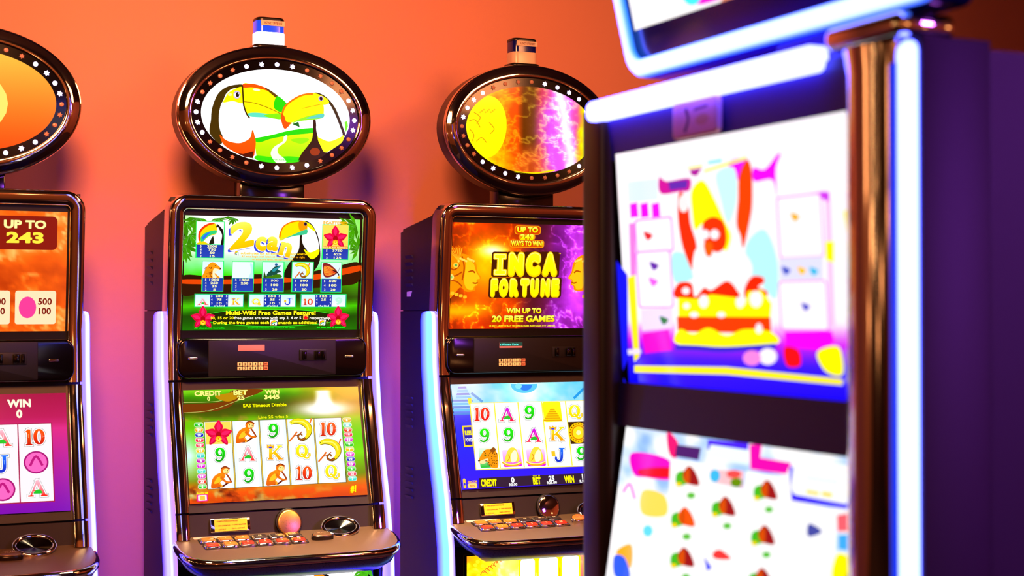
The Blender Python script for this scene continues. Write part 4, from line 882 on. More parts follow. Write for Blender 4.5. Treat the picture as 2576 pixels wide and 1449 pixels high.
def art_inca(us, ls, be, tp, pic):
    A = Art([(589, 269), (2075, 308), (2028, 1314), (548, 1322)], UP3, us); A.STEP = .00002; A.layer = 40
    A.bg(smoke(inca_cols, 11, (7, 5)), 150, 100); A.flush('smoke_picture')
    face(A, 715, 780, 205, 1); A.flush('carved_face', label='golden carved face in profile looking right'); face(A, 1860, 780, 200, -1); A.flush('carved_face', label='golden carved face in profile looking left')
    Y1, Y2, O1 = (255, 250, 120), (250, 205, 0), (235, 150, 20)
    A.rect(1192, 300, 1446, 395, (240, 150, 40), r=30); A.rect(1235, 385, 1390, 445, (240, 150, 40), r=22); A.rect(1143, 440, 1478, 522, (240, 150, 40), r=24); A.rect(1200, 307, 1438, 388, (190, 70, 20), r=26); A.rect(1150, 447, 1470, 515, (190, 70, 20), r=20)
    A.text('UP TO', 1318, 343, 48, Y1, .06, w=205, c2=Y2, oc=(110, 40, 0)); A.text('243', 1312, 415, 48, Y1, .06, w=132, c2=Y2, oc=(110, 40, 0)); A.text('WAYS TO WIN!', 1312, 480, 46, Y1, .05, w=315, c2=Y2, oc=(110, 40, 0)); A.flush('ways_lettering')
    def big(txt, xs, y, h, ws):
        for ch, x, w in zip(txt, xs, ws):
            A.rect(x - w / 2 - 14, y - h / 2 - 14, x + w / 2 + 14, y + h / 2 + 14, (60, 25, 10), r=26)
        for ch, x, w in zip(txt, xs, ws):
            if ch == 'I':
                for g, ca, cb in ((0, (248, 190, 20), None), (7, (255, 255, 150), (250, 200, 0)), (16, (255, 246, 60), (255, 225, 10))):
                    for ax, ay, bx, by in ((-.5, -.5, .5, -.2), (-.22, -.4, .22, .4), (-.5, .2, .5, .5)): A.rect(x + ax * w + g, y + ay * h + g, x + bx * w - g, y + by * h - g, ca, r=14)
                continue
            A.text(ch, x, y, h * .74, (248, 190, 20), .17, w=w * 1.04); A.text(ch, x, y, h * .74, (255, 255, 150), .135, w=w * .95, c2=(250, 200, 0)); A.text(ch, x, y, h * .74, (255, 246, 60), .09, w=w * .84, c2=(255, 225, 10))
    big('INCA', (1046, 1205, 1372, 1536), 685, 225, (130, 158, 150, 150)); big('FORTUNE', (988, 1080, 1184, 1288, 1385, 1490, 1588), 914, 175, (74, 94, 94, 92, 88, 94, 84))
    A.text('TM', 1632, 578, 10, (255, 180, 60), .03); A.flush('title_lettering', label='gold INCA FORTUNE title lettering')
    A.text('WIN UP TO', 1280, 1140, 46, (255, 245, 130), .06, w=345, c2=(250, 200, 0), oc=(70, 20, 0)); A.text('20 FREE GAMES', 1275, 1220, 54, (255, 245, 130), .06, w=620, c2=(250, 200, 0), oc=(70, 20, 0)); A.text('© 2012 ARISTOCRAT TECHNOLOGIES AUSTRALIA PTY LIMITED.', 1268, 1290, 15, (255, 220, 60), .03, w=650); A.flush('feature_lettering')
    # lower
    A = Art([(509, 485), (1847, 456), (1966, 1348), (608, 1421)], LO3, ls); A.STEP = .00002; A.layer = 40
    def f(u, v):
        n = fbm(u * 7, v * 6, 31); sky = rgb((0, (60, 190, 230)), (.5, (150, 215, 250)), (1, (250, 250, 255)))(n * 1.2)
        low = rgb((0, (20, 90, 210)), (.4, (15, 50, 215)), (1, (70, 40, 250)))(v); t = np.clip((v - .22) * 12, 0, 1)[:, None]
        r = sky * (1 - t) + low * t; g = np.exp(-(((u - .5) / .13) ** 2 + ((v + .02) / .22) ** 2))[:, None]; return r + g * 120
    A.bg(f, 90, 60)
    A.ell(1160, 490, 118, 72, (110, 200, 245), a0=-8, a1=188); A.ell(1170, 490, 60, 50, (60, 130, 220), a0=0, a1=180); A.ell(1110, 500, 30, 25, (150, 225, 255))
    for k in range(9):
        y = 505 + k * 29; A.poly([(575 - k * 6 if k < 4 else 525, y), (640 + k * 14 if k < 5 else 690, y - 3), (650 + k * 14 if k < 5 else 690, y + 15), (570 - k * 6 if k < 4 else 527, y + 18)], (30, 130, 200) if k % 2 == 0 else (70, 180, 225))
    A.line([(690, 560), (790, 640)], 22, (40, 150, 205)); A.line([(1690, 520), (1600, 610)], 22, (50, 150, 210)); A.flush('background_picture')
    A.poly([(655, 610), (690, 605), (692, 660), (668, 665)], (250, 215, 80)); A.poly([(672, 650), (1880, 622), (1925, 1205), (730, 1248)], (252, 215, 40)); A.poly([(682, 654), (1880, 626), (1925, 1200), (735, 1240)], (255, 255, 255))
    for k in range(1, 5):
        x0 = 682 + k * 211; x1 = 735 + k * 213; A.poly([(x0 - 5, 655 - k * 5), (x0 + 5, 655 - k * 5), (x1 + 5, 1238 - k * 8), (x1 - 5, 1238 - k * 8)], (252, 225, 90))
    A.flush('reel_panel')
    A.poly([(607, 852), (690, 848), (706, 1036), (628, 1042)], (250, 205, 60)); A.poly([(620, 866), (688, 862), (700, 1022), (636, 1026)], (10, 30, 150)); A.text('REEL', 665, 915, 34, (255, 225, 60), .05, w=66); A.text('POWER', 672, 978, 30, (240, 240, 255), .04, w=68); A.flush('reel_power_badge')
    def pyramid(x, y):
        A.rect(x - 90, y - 88, x + 92, y + 85, (245, 235, 60), (252, 225, 20), r=18); A.poly([(x - 15, y - 30), (x + 15, y - 30), (x + 95, y + 85), (x - 85, y + 85)], (250, 205, 40))
        for k in range(6): A.line([(x - 20 - k * 11, y - 20 + k * 19), (x + 22 + k * 12, y - 22 + k * 19)], 6, (200, 140, 10))
    def wheel(x, y):
        A.rect(x - 90, y - 95, x + 100, y + 95, (60, 35, 5)); A.ell(x + 4, y, 88, 92, (245, 190, 30), n=32); A.ell(x + 4, y, 62, 65, (200, 130, 10), n=28); A.ell(x + 4, y, 52, 55, (252, 215, 60), n=28); A.ell(x + 4, y, 20, 21, (255, 245, 190))
        for k in range(20): a = k * PI / 10; A.ell(x + 4 + 75 * math.cos(a), y + 78 * math.sin(a), 6, 6, (120, 60, 0), n=8)
    def cat(x, y):
        A.rect(x - 82, y - 88, x + 92, y + 85, (240, 255, 235), (40, 170, 60), r=12); A.poly([(x - 80, y + 40), (x - 60, y - 20), (x - 20, y - 70), (x + 45, y - 75), (x + 55, y - 90), (x + 72, y - 60), (x + 92, y - 20), (x + 92, y + 85), (x + 30, y + 85), (x, y + 40), (x - 40, y + 55)], (215, 145, 25), True)
        A.poly([(x - 78, y + 40), (x - 30, y + 15), (x + 5, y + 10), (x - 10, y + 40), (x - 40, y + 55)], (250, 225, 170), True); A.ell(x - 76, y + 28, 9, 7, (30, 15, 0), n=8); A.ell(x - 22, y - 22, 11, 6, (60, 90, 0), 20, n=8)
        for k in range(34): A.ell(x + random.uniform(-30, 85), y + random.uniform(-55, 75), 5, 5, (90, 45, 0), n=6)
        A.poly([(x + 20, y - 62), (x + 50, y - 92), (x + 72, y - 70), (x + 50, y - 45)], (130, 75, 10), True)
    def mask(x, y):
        A.rect(x - 88, y - 60, x + 92, y + 85, (250, 230, 255), (215, 30, 210), r=14); A.poly([(x - 55, y + 45), (x - 50, y - 20), (x - 20, y - 75), (x + 25, y - 78), (x + 55, y - 30), (x + 62, y + 40)], (250, 215, 90), True)
        A.poly([(x - 10, y - 10), (x + 25, y - 60), (x + 48, y - 20), (x + 40, y + 35), (x, y + 50)], (255, 248, 215), True); A.line([(x - 82, y + 45), (x - 40, y + 70), (x + 30, y + 72), (x + 85, y + 50)], 24, (240, 170, 20)); A.line([(x - 80, y + 42), (x - 40, y + 64), (x + 30, y + 66), (x + 82, y + 46)], 9, (255, 245, 180)); A.line([(x - 30, y - 20), (x - 20, y + 10), (x - 40, y + 40)], 7, (205, 130, 10))
    R = [[('10', 785, 748), ('A', 1004, 752), ('9', 1205, 736), (pyramid, 1408, 730), ('Q', 1610, 727), ('A', 1800, 720)], [('9', 805, 940), ('9', 1018, 935), ('A', 1240, 938), ('K', 1450, 925), (wheel, 1635, 915)], [(cat, 830, 1138), (mask, 1045, 1130), (mask, 1258, 1125), ('J', 1470, 1112), ('9', 1665, 1100)]]
    ov = {'10': ((245, 60, 30), (190, 0, 0)), 'A': ((190, 40, 220), (230, 30, 60)), '9': ((10, 215, 20), (0, 150, 20))}
    for row in R:
        for s, x, y in row:
            if callable(s): s(x, y)
            else: glyph(A, s, x, y, 122, ov.get(s))
            A.flush('reel_symbol')
    A.poly([(752, 1320), (1965, 1262), (1975, 1352), (752, 1408)], (45, 28, 50))
    GY = (252, 225, 30)
    A.text('CREDIT', 840, 1362, 55, GY, .06, w=142); A.text('0', 1052, 1338, 40, W_, .05); A.text('R0.00', 1056, 1378, 22, W_, .04, w=74); A.text('BET', 1266, 1343, 55, GY, .06, w=70); A.text('COST 25', 1262, 1299, 11, GY, .03, w=62); A.text('25', 1396, 1323, 42, W_, .05, w=52); A.text('R25.00', 1400, 1360, 22, W_, .04, w=90); A.text('WIN', 1553, 1330, 55, GY, .06, w=88); A.text('10', 1690, 1306, 42, W_, .05, w=48); A.text('R10.00', 1690, 1346, 22, W_, .04, w=88)
    A.rect(607, 1325, 640, 1412, (250, 200, 90), r=14); A.ell(624, 1375, 9, 12, (60, 70, 180)); A.rect(652, 1368, 738, 1408, (252, 215, 140), r=14); A.text('AwOOM', 694, 1352, 18, (240, 170, 40), .04, w=80); A.text('R10', 695, 1388, 16, (220, 120, 40), .03, w=50); A.flush('meter_lettering')
    # belly
    A = Art([(930, 1109), (2795, 973), (2796, 2399), (929, 2600)], BE3, be, SCREENW); A.layer = 30
    A.bg(smoke(lambda u, v, n, r: rgb((0, (200, 90, 60)), (.35, (250, 170, 30)), (.6, (255, 225, 60)), (1, (255, 250, 190)))(n * .6 + r ** 4 * .3 + np.exp(-((u - .3) / .18) ** 2) * .45) * (1 - np.clip((u - .62) * 3, 0, 1)[:, None]) + rgb((0, (120, 40, 150)), (1, (220, 150, 255)))(n) * np.clip((u - .62) * 3, 0, 1)[:, None], 41), 80, 60)
    for k in range(12): A.ell(1150 + 130 * math.cos(k * 1.3) * (k % 3 + 1) / 3, 1250 + 120 * math.sin(k * 1.7), 26, 24, (255, 200, 60)); 
    for k in range(6): A.line([(1100 + 40 * k, 1350 - 30 * k), (1140 + 40 * k, 1290 - 30 * k), (1190 + 35 * k, 1330 - 30 * k)], 10, (200, 90, 40))
    for x0, x1, y0 in ((1590, 1810, 1125), (1825, 2100, 1105), (2118, 2370, 1085), (2410, 2600, 1075)): A.rect(x0, y0, x1, y0 + 560, (250, 210, 40), r=55); A.rect(x0 + 18, y0 + 22, x1 - 18, y0 + 540, (255, 255, 240), r=45)
    A.flush('glass_picture')
    # topper
    c = (.008, .005, 1.965)
    A = Art([(575, 456), (1600, 524), (1600, 1212), (575, 1170)], TP3, tp, SCREEN); A.layer = 6; A.STEP = .00002
    def tf(u, v):
        n = fbm(u * 9, v * 6, 51, 5); r = 1 - np.abs(2 * fbm(u * 13 + n, v * 9 + n, 60, 4) - .95) * 3; r = np.clip(r, 0, 1) ** 3
        lf = np.clip((.34 - u) * 6 + (n - .5) * 1.2, 0, 1)[:, None]; rt_ = np.exp(-((u - .72 - (v - .5) ** 2 * .25 + .02) / .13) ** 2)[:, None] * np.clip(.35 + n, 0, 1)[:, None]; re = np.clip((u - .84 + (n - .5) * .1) * 14, 0, 1)[:, None]
        base = rgb((0, (235, 90, 0)), (.38, (235, 85, 10)), (.44, (90, 45, 5)), (.52, (95, 55, 10)), (.58, (185, 60, 60)), (.8, (215, 80, 110)), (1, (235, 110, 190)))(u)
        bt = np.clip((v - .62) * 5, 0, 1)[:, None]; base = base * (1 - bt * .7) + np.array([210, 85, 35]) * bt * .7
        base = base + r[:, None] * np.array([70, 70, 30]); base = base * (1 - lf) + np.array([255, 232, 0]) * lf
        wv = np.clip(rt_ * 1.5, 0, 1); base = base * (1 - wv) + (np.array([225, 110, 255]) + r[:, None] * np.array([30, 130, 0])) * wv
        wc = np.exp(-((u - .77 - (v - .45) * .12) / .045) ** 2)[:, None]; base = base + wc * 140
        return base * (1 - re) + np.array([255, 235, 0]) * re
    nx, nr = 168, 64; pts = []; fc = []; U = []; Vv = []
    for i in range(nr + 1):
        q = i / nr
        for k in range(nx):
            t = 2 * PI * k / nx; x = c[0] + .2045 * q * math.cos(t); z = c[2] + .1255 * q * math.sin(t); pts.append((x - TP3[0][0], TP3[0][2] - z)); U.append(.5 + .5 * q * math.cos(t)); Vv.append(.5 - .5 * q * math.sin(t))
    for i in range(nr):
        for k in range(nx): fc.append([i * nx + k, i * nx + (k + 1) % nx, (i + 1) * nx + (k + 1) % nx, (i + 1) * nx + k])
    A.add(pts, fc, [alin(q) for q in np.clip(tf(np.array(U), np.array(Vv)), 0, 255)]); A.flush('smoke_picture')
    A.ell(748, 815, 150, 245, (255, 240, 0), 4, 48); A.flush('golden_disc')
    for P in ([(600, 770), (650, 760), (690, 820)], [(605, 830), (640, 880), (625, 930)], [(640, 700), (690, 740), (660, 790)], [(660, 930), (700, 900), (740, 940)], [(760, 780), (800, 830), (770, 870)]): A.line(P, 7, (200, 150, 0))
    for k in range(9): A.ell(690 + 14 * k, 700 - 10 * (k % 3), 8, 8, (230, 185, 0), n=8)
    A.line([(960, 1168), (1110, 1182), (1280, 1158)], 12, (250, 215, 20)); A.flush('carving_lines')

def art_other(us, ls, be, tp, pic):
    """machine cut by the picture edge: warm pearl and coin game"""
    A = Art([(0, 0), (160, 0), (160, 100), (0, 100)], UP3, us); A.layer = 40; A.STEP = .00002
    A.bg(smoke(lambda u, v, n, r: rgb((0, (130, 35, 10)), (.5, (235, 110, 40)), (1, (255, 215, 140)))(n * .9 + r ** 5 * .4), 71), 60, 40); A.flush('background_picture')
    A.rect(100, 4, 152, 32, (120, 30, 20), r=4); A.text('UP TO', 126, 11, 6, (255, 235, 170), .05, w=34); A.text('243', 126, 22, 8, (255, 220, 90), .05, w=30); A.ell(60, 40, 42, 20, (255, 205, 110), n=40); A.ell(60, 40, 30, 13, (245, 130, 60), n=40); A.flush('title_lettering')
    for k in range(4): pay_x = 8 + k * 37; A.rect(pay_x, 66, pay_x + 33, 94, (250, 225, 190), r=2); A.ell(pay_x + 10, 80, 7, 9, (225, 80, 150)); A.text('500', pay_x + 24, 75, 5, (110, 30, 20), .03); A.text('100', pay_x + 24, 83, 5, (110, 30, 20), .03)
    A.flush('pay_card')
    A = Art([(0, 0), (160, 0), (160, 100), (0, 100)], LO3, ls); A.layer = 40; A.STEP = .00002
    A.bg(lambda u, v: rgb((0, (150, 30, 70)), (.22, (170, 40, 90)), (.3, (200, 60, 130)), (1, (120, 30, 160)))(v), 20, 20)
    for t, q, x in (('CREDIT', '0', 42), ('BET', '25', 84), ('WIN', '0', 122)): A.text(t, x, 8, 6, (255, 245, 220), .05); A.text(q, x, 17, 6, (255, 245, 220), .05)
    A.flush('meter_lettering'); A.rect(12, 25, 148, 92, (150, 40, 80)); A.flush('reel_panel')
    R = [['J', '9', 'K', 'A', '10'], ['c', 'd', 'c', 'J', 'c'], ['9', 'c', 'Q', 'd', 'A']]
    for k in range(5): A.rect(13 + k * 27, 26, 39 + k * 27, 91, (250, 240, 245))
    for r in range(3):
        for k in range(5):
            x = 26 + k * 27; y = 37 + r * 21.5; s = R[r][k]
            if s in 'cd': A.ell(x, y, 10, 9.5, (150, 30, 110), n=24); A.ell(x, y, 8.6, 8.2, (240, 120, 190), n=24); A.line([(x - 5, y + 3), (x, y - 5), (x + 5, y + 3)], 2, (170, 40, 120))
            else: glyph(A, s, x, y, 14)
            A.flush('reel_symbol')
    A = Art([(0, 0), (160, 0), (160, 110), (0, 110)], BE3, be, SCREEN); A.layer = 30
    A.bg(smoke(lambda u, v, n, r: rgb((0, (150, 40, 20)), (1, (255, 200, 110)))(n + r ** 5 * .3), 77), 40, 30); A.flush('glass_picture')
    c = (.008, .005, 1.965); A = Art([(0, 0), (160, 0), (160, 100), (0, 100)], TP3, tp, SCREEN); A.layer = 6; A.STEP = .00002
    P = [(c[0] + .2045 * math.cos(2 * PI * k / 72), c[2] + .1255 * math.sin(2 * PI * k / 72)) for k in range(72)]
    A.polyl([(x - TP3[0][0], TP3[0][2] - z) for x, z in P], (255, 190, 90), (225, 80, 30)); A.ell(80, 52, 34, 30, (255, 225, 130)); A.flush('topper_picture')

for args, fn in ((((1.164, 4.0, 0), 'slot machine with two toucans on its oval topper and a pay table screen', 'toucan'), art_toucan),
                 (((1.915, 4.0, 0), 'slot machine with gold INCA FORTUNE screen and fiery oval topper, partly hidden', 'inca'), art_inca),
                 (((.3915, 4.0, 0), 'slot machine cut off by the left picture edge beside the coral wall', 'other'), art_other)):
    root, us, ls, be, tp, pic = build_machine(*args)
    root['group'] = 'slot machines in a row along the coral wall'
    fn(us, ls, be, tp, pic)

# ------------------------------------------------------------------ foreground machine (local: x right, y back, z up), faces the aisle
FU3 = [(-.30, 0, 1.70), (.30, 0, 1.70), (.30, .025, 1.33), (-.30, .025, 1.33)]
FL3 = [(-.30, .02, 1.268), (.30, .02, 1.268), (.30, -.03, .95), (-.30, -.03, .95)]
def build_foreground():
    root = thing('slot_machine', 'large slot machine nearest the viewer with blue neon edges and a tilted sign', 'slot machine', (1.2, 1.88, 0), -PI / 2)
    PUR = mat('foreground_panel', (36, 22, 115), 0, .35); SIDE = mat('foreground_side', (38, 12, 62), 0, .5, bump=.2, bscale=500)
    body = [(.06, 0), (.06, .75), (-.0, .95), (.055, 1.268), (.055, 1.33), (.03, 1.74), (.06, 1.762), (.52, 1.762), (.52, 0)]
    prism('cabinet_body', body, lambda u, v, wv: (wv, u, v), -.385, .440, SIDE, root)
    # right hand side panel with a raised edge
    prism('side_panel', [(.10, .03), (.10, 1.758), (.512, 1.758), (.512, .03)], lambda u, v, wv: (wv, u, v), .438, .447, SIDE, root, .004)
    prism('side_panel', [(.09, .03), (.09, 1.752), (.512, 1.752), (.512, .03)], lambda u, v, wv: (wv, u, v), -.383, -.393, SIDE, root, .004)
    # dark left post, rounded
    sec = rrect(-.405, -.318, -.012, .07, .02, 5)
    zs = [.40, .95, 1.30, 1.60, 1.770, 1.776]
    sweep('frame_post', [((0, 0, z), (1, 0, 0), (0, 1, 0)) for z in zs], sec, mat('frame_brown', (52, 30, 26), .2, .3), root)
    # top panel with sticker, band between the screens
    slab('top_panel', [(-.33, -.004, 1.768), (.30, -.004, 1.768), (.30, .004, 1.69), (-.33, .004, 1.69)], .03, PUR, root)
    st = prism('sticker_plate', rrect(-.108, .016, 1.702, 1.757, .010), lambda u, v, wv: (u, -.004 + wv, v), .002, -.006, mat('pink_plate', (235, 150, 180), 0, .4), root, .002)
    A = Art([(0, 0), (124, 0), (124, 55), (0, 55)], [(-.108, -.0102, 1.757), (.016, -.0102, 1.757), (.016, -.0102, 1.702), (-.108, -.0102, 1.702)], st, PRINT); A.rect(6, 4, 118, 51, (245, 165, 190), r=6); A.line([(38, 12), (46, 28), (36, 46)], 7, (110, 40, 90)); A.line([(62, 16), (98, 14)], 4, (150, 70, 110)); A.ell(84, 32, 18, 8, (225, 150, 140)); A.flush('sticker_print')
    slab('middle_band', [(-.32, .016, 1.334), (.31, .016, 1.334), (.31, .012, 1.264), (-.32, .012, 1.264)], .03, PUR, root)
    us = slab('upper_screen', FU3, .02, GLOSSBLACK, root, .0002); ls = slab('lower_screen', FL3, .02, GLOSSBLACK, root, .0002)
    slab('lower_bezel', [(-.32, -.027, .955), (.31, -.027, .955), (.31, -.05, .86), (-.32, -.05, .86)], .03, PUR, root)
    # button deck and base (below the picture)
    box('button_deck', -.40, .44, -.30, .05, .79, .85, DECK, root, .02, 4); box('base_front', -.38, .43, -.03, .07, .05, .79, PUR, root, .006); box('plinth', -.37, .42, -.01, .5, 0, .05, BLACK, root, .004)
    # chrome post on the right : bulged column with a domed cap
    V = []; F = []; n = 17; Z = [.80, 1.0, 1.2, 1.4, 1.6, 1.74, 1.775, 1.79, 1.798, 1.80]
    for i, z in enumerate(Z):
        k = 1 if z < 1.76 else (1.10, 1.12, 1.08, .9)[i - 6]
        for q in range(n):
            t = PI * q / (n - 1); V.append((.342 - .054 * k * math.cos(t), .025 - (.042 * k) * math.sin(t), z))
    for i in range(len(Z) - 1):
        for q in range(n - 1): F.append([i * n + q, i * n + q + 1, (i + 1) * n + q + 1, (i + 1) * n + q])
    F.append([(len(Z) - 1) * n + q for q in range(n)]); V, F = fixn(V, F); mk('chrome_post', V, F, mat('foreground_chrome', (205, 190, 185), 1, .09), root, 50)
    box('post_cap', .288, .436, -.030, .06, 1.772, 1.802, CHROME, root, .012, 4)
    # lights
    def glow(name, P, f, w0, w1, col, bev):
        o = prism(name, P, f, w0, w1, LIGHT, root, bev); me = o.data
        a = me.color_attributes.new('Col', 'FLOAT_COLOR', 'POINT'); a.data.foreach_set('color', np.array([(*col, 1)] * len(me.vertices), dtype=np.float32).ravel()); return o
    glow('neon_bar', rrect(-.358, .262, 1.755, 1.789, .015), lambda u, v, wv: (u, wv, v), .0, -.026, (1.1, 1.2, 13), .006)
    box('light_channel', .392, .409, -.010, .09, .5, 1.745, mat('blue_channel', (10, 40, 200), 0, .25, em=(.0, .035, .7), es=1, linear=True), root, .004)
    glow('neon_tube', rrect(.409, .4405, .5, 1.768, .015), lambda u, v, wv: (u, wv, v), -.004, -.012, (1.0, 1.3, 13), .004)
    box('tube_housing', .409, .447, -.004, .10, .5, 1.772, SIDE, root, .003)
    # tilted sign on a neck
    box('sign_neck', .115, .30, .02, .12, 1.74, 2.0, PUR, root, .006)
    def fs(u, v, wv): return (u, -.005 - (v - 1.812) * .235 + wv, v)
    sg = prism('sign', rrect(-.228, .478, 1.808, 2.24, .03), fs, .06, 0, mat('sign_bezel_blue', (8, 8, 120), 0, .12), root, .006)
    outer = rrect(-.230, .482, 1.809, 2.245, .034, 6); inner = rrect(-.210, .460, 1.836, 2.220, .022, 6)
    V = []; F = []; n = len(outer)
    for P, wv in ((outer, .03), (outer, -.006), (offs(outer, -.005), -.012), (offs(inner, .004), -.012), (inner, -.006), (inner, .004)):
        V += [fs(u, v, wv) for u, v in P]
    for r in range(5):
        for i in range(n): j = (i + 1) % n; F.append([r * n + i, r * n + j, (r + 1) * n + j, (r + 1) * n + i])
    mk('neon_frame', V, F, LIGHT, sg, 40, [(.0, .02, 1.2)] * (n) + [(.1, .3, 2)] * n + [(1.0, 1.3, 12)] * (2 * n) + [(.1, .5, 2)] * n + [(.0, .1, 1.2)] * n)
    S3 = [fs(-.196, 2.20, -.002), fs(.445, 2.20, -.002), fs(.445, 1.880, -.002), fs(-.196, 1.880, -.002)]
    ss = slab('sign_screen', S3, .004, GLOSSBLACK, sg)
    # ---- pictures
    A = Art([(0, 0), (160, 0), (160, 80), (0, 80)], S3, ss, SCREENF); A.layer = 10
    A.bg(lambda u, v: rgb((0, (255, 250, 255)), (1, (255, 255, 255)))(v), 4, 4); A.poly([(40, 66), (60, 60), (100, 64), (110, 75), (80, 78), (45, 78)], (240, 60, 210), True); A.ell(44, 73, 7, 5, (80, 230, 240)); A.poly([(60, 80), (75, 74), (95, 77), (95, 80)], (230, 150, 120)); A.ell(120, 40, 18, 14, (250, 200, 60)); A.flush('sign_picture')
    A = Art([(260, 100), (1794, -190), (1907, 1766), (352, 1628)], FU3, us, SCREENF); A.layer = 20; A.STEP = .00002
    A.bg(lambda u, v: rgb((0, (255, 250, 255)), (.72, (255, 250, 255)), (.80, (205, 60, 235)), (.88, (60, 40, 235)), (1, (20, 20, 220)))(v), 30, 40)
    A.poly([(262, 800), (340, 900), (345, 1450), (300, 1560), (345, 1640), (290, 1640)], (40, 40, 240))
    A.poly([(340, 920), (390, 900), (420, 1440), (385, 1480)], (252, 225, 60)); A.poly([(1770, 480), (1800, 460), (1840, 1080), (1800, 700)], (252, 225, 60))
    MG = (240, 20, 230)
    A.poly([(550, 255), (600, 280), (720, 260), (760, 270), (750, 340), (680, 350), (560, 360)], (190, 30, 150), True); A.poly([(610, 285), (740, 270), (735, 325), (620, 340)], (90, 50, 160)); A.poly([(750, 205), (835, 190), (800, 245), (765, 240)], (160, 40, 150))
    for x in (355, 425, 500): A.poly([(x, 430), (x + 50, 420), (x + 58, 515), (x + 5, 522)], MG)
    A.poly([(1010, 155), (1140, 135), (1150, 300), (1060, 260)], MG, True); A.poly([(1175, 190), (1250, 200), (1330, 105), (1355, 102), (1325, 200), (1330, 380), (1300, 270), (1180, 280)], MG, True); A.poly([(1320, 385), (1440, 378), (1640, 345), (1680, 350), (1680, 640), (1650, 400), (1380, 395)], (200, 80, 220)); 
    for x0, y0, x1, y1 in ((395, 545, 640, 735), (402, 755, 640, 1110), (1335, 395, 1640, 770), (1348, 950, 1672, 1262)):
        A.rect(x0 - 9, y0 - 9, x1 + 9, y1 + 9, (225, 130, 240), r=30); A.rect(x0, y0, x1, y1, (255, 250, 255), r=26)
    A.poly([(1345, 790), (1640, 775), (1640, 930), (1350, 935)], (225, 225, 250)); A.poly([(1650, 420), (1690, 400), (1720, 1240), (1680, 1250)], (250, 205, 235)); A.poly([(352, 560), (392, 555), (398, 900), (362, 905)], (235, 140, 220)); A.poly([(430, 1130), (640, 1115), (640, 1250), (440, 1270)], (240, 225, 250))
    A.poly([(340, 285), (540, 260), (545, 400), (345, 420)], (225, 240, 252)); A.poly([(740, 188), (840, 170), (835, 185), (745, 200)], (252, 225, 60)); A.poly([(850, 205), (1130, 115), (1132, 135), (850, 222)], (252, 225, 60)); A.poly([(872, 145), (968, 128), (968, 155), (875, 168)], (150, 225, 230))
    A.flush('backdrop_picture')
    # generic cheering figure : yellow hood, raised red arms, white beard
    A.poly([(930, 230), (1050, 195), (1065, 400), (1010, 560), (960, 400)], (205, 245, 248), True); A.poly([(1130, 700), (1250, 600), (1335, 800), (1330, 1050), (1250, 1000), (1150, 900)], (190, 242, 248), True); A.poly([(640, 760), (760, 780), (800, 900), (660, 950)], (185, 240, 245), True)
    A.poly([(690, 350), (740, 400), (760, 560), (800, 700), (800, 860), (770, 870), (710, 720), (680, 560), (675, 420)], (235, 55, 15), True); A.poly([(1080, 250), (1130, 140), (1165, 200), (1170, 420), (1150, 560), (1110, 720), (1090, 640), (1065, 560), (1075, 400)], (245, 75, 5), True); A.ell(715, 425, 34, 60, (250, 240, 240))
    A.poly([(765, 350), (815, 280), (860, 290), (920, 400), (985, 540), (1030, 640), (1000, 740), (960, 700), (940, 600), (850, 560), (790, 600), (770, 480)], (255, 238, 20), True)
    A.poly([(840, 600), (850, 545), (910, 515), (975, 545), (1000, 640), (985, 720), (930, 750), (860, 700)], (228, 60, 10), True); A.ell(858, 632, 27, 32, (255, 245, 250)); A.ell(920, 632, 31, 34, (255, 245, 250)); A.poly([(850, 690), (905, 690), (900, 770), (865, 770)], (215, 95, 10), True)
    A.poly([(790, 740), (850, 740), (880, 800), (950, 770), (1010, 740), (1100, 740), (1170, 850), (1120, 960), (900, 1000), (780, 920)], (255, 250, 252), True); A.flush('figure_picture')
    # drip lettering block
    A.poly([(660, 960), (770, 940), (830, 980), (1000, 930), (1080, 985), (1160, 980), (1180, 900), (1250, 920), (1240, 980), (1300, 1050), (1300, 1180), (1310, 1380), (700, 1375), (650, 1340), (665, 1180)], W_)
    A.poly([(675, 960), (765, 955), (790, 1045), (850, 985), (900, 1000), (1000, 940), (1065, 995), (1060, 1060), (680, 1060)], (240, 50, 5), True); A.poly([(1120, 985), (1170, 910), (1240, 915), (1250, 950), (1210, 980), (1270, 1010), (1250, 1060), (1130, 1060)], (240, 50, 5), True)
    A.poly([(680, 1050), (800, 1060), (900, 1030), (1060, 1050), (1120, 1100), (1140, 1010), (1230, 1000), (1300, 1090), (1290, 1190), (680, 1180)], (252, 238, 10)); A.rect(670, 1175, 1298, 1290, (242, 70, 5)); A.poly([(690, 1260), (780, 1290), (880, 1250), (1000, 1300), (1120, 1260), (1300, 1280), (1300, 1365), (700, 1365)], (252, 240, 40), True)
    for x, y, rx, ry in ((730, 1005, 26, 24), (848, 1075, 32, 45), (1090, 1080, 28, 40), (1195, 1060, 42, 55), (735, 1105, 22, 20), (965, 1165, 26, 20), (1215, 1255, 24, 34), (785, 1165, 28, 20)): A.ell(x, y, rx, ry, (255, 245, 250))
    A.line([(660, 1380), (800, 1385), (1000, 1395), (1330, 1372)], 36, (50, 50, 190)); A.flush('drip_lettering')
    for x, y, c in ((480, 640, (200, 50, 60)), (520, 840, (90, 40, 150)), (515, 945, (235, 110, 220)), (1525, 1110, (100, 100, 190)), (1455, 515, (240, 170, 20)), (585, 1200, (20, 110, 50)), (1395, 870, (70, 90, 180)), (1500, 870, (240, 190, 60)), (1580, 875, (60, 180, 215))): A.poly([(x - 28, y - 26), (x + 30, y - 4), (x - 4, y + 30)], c, True)
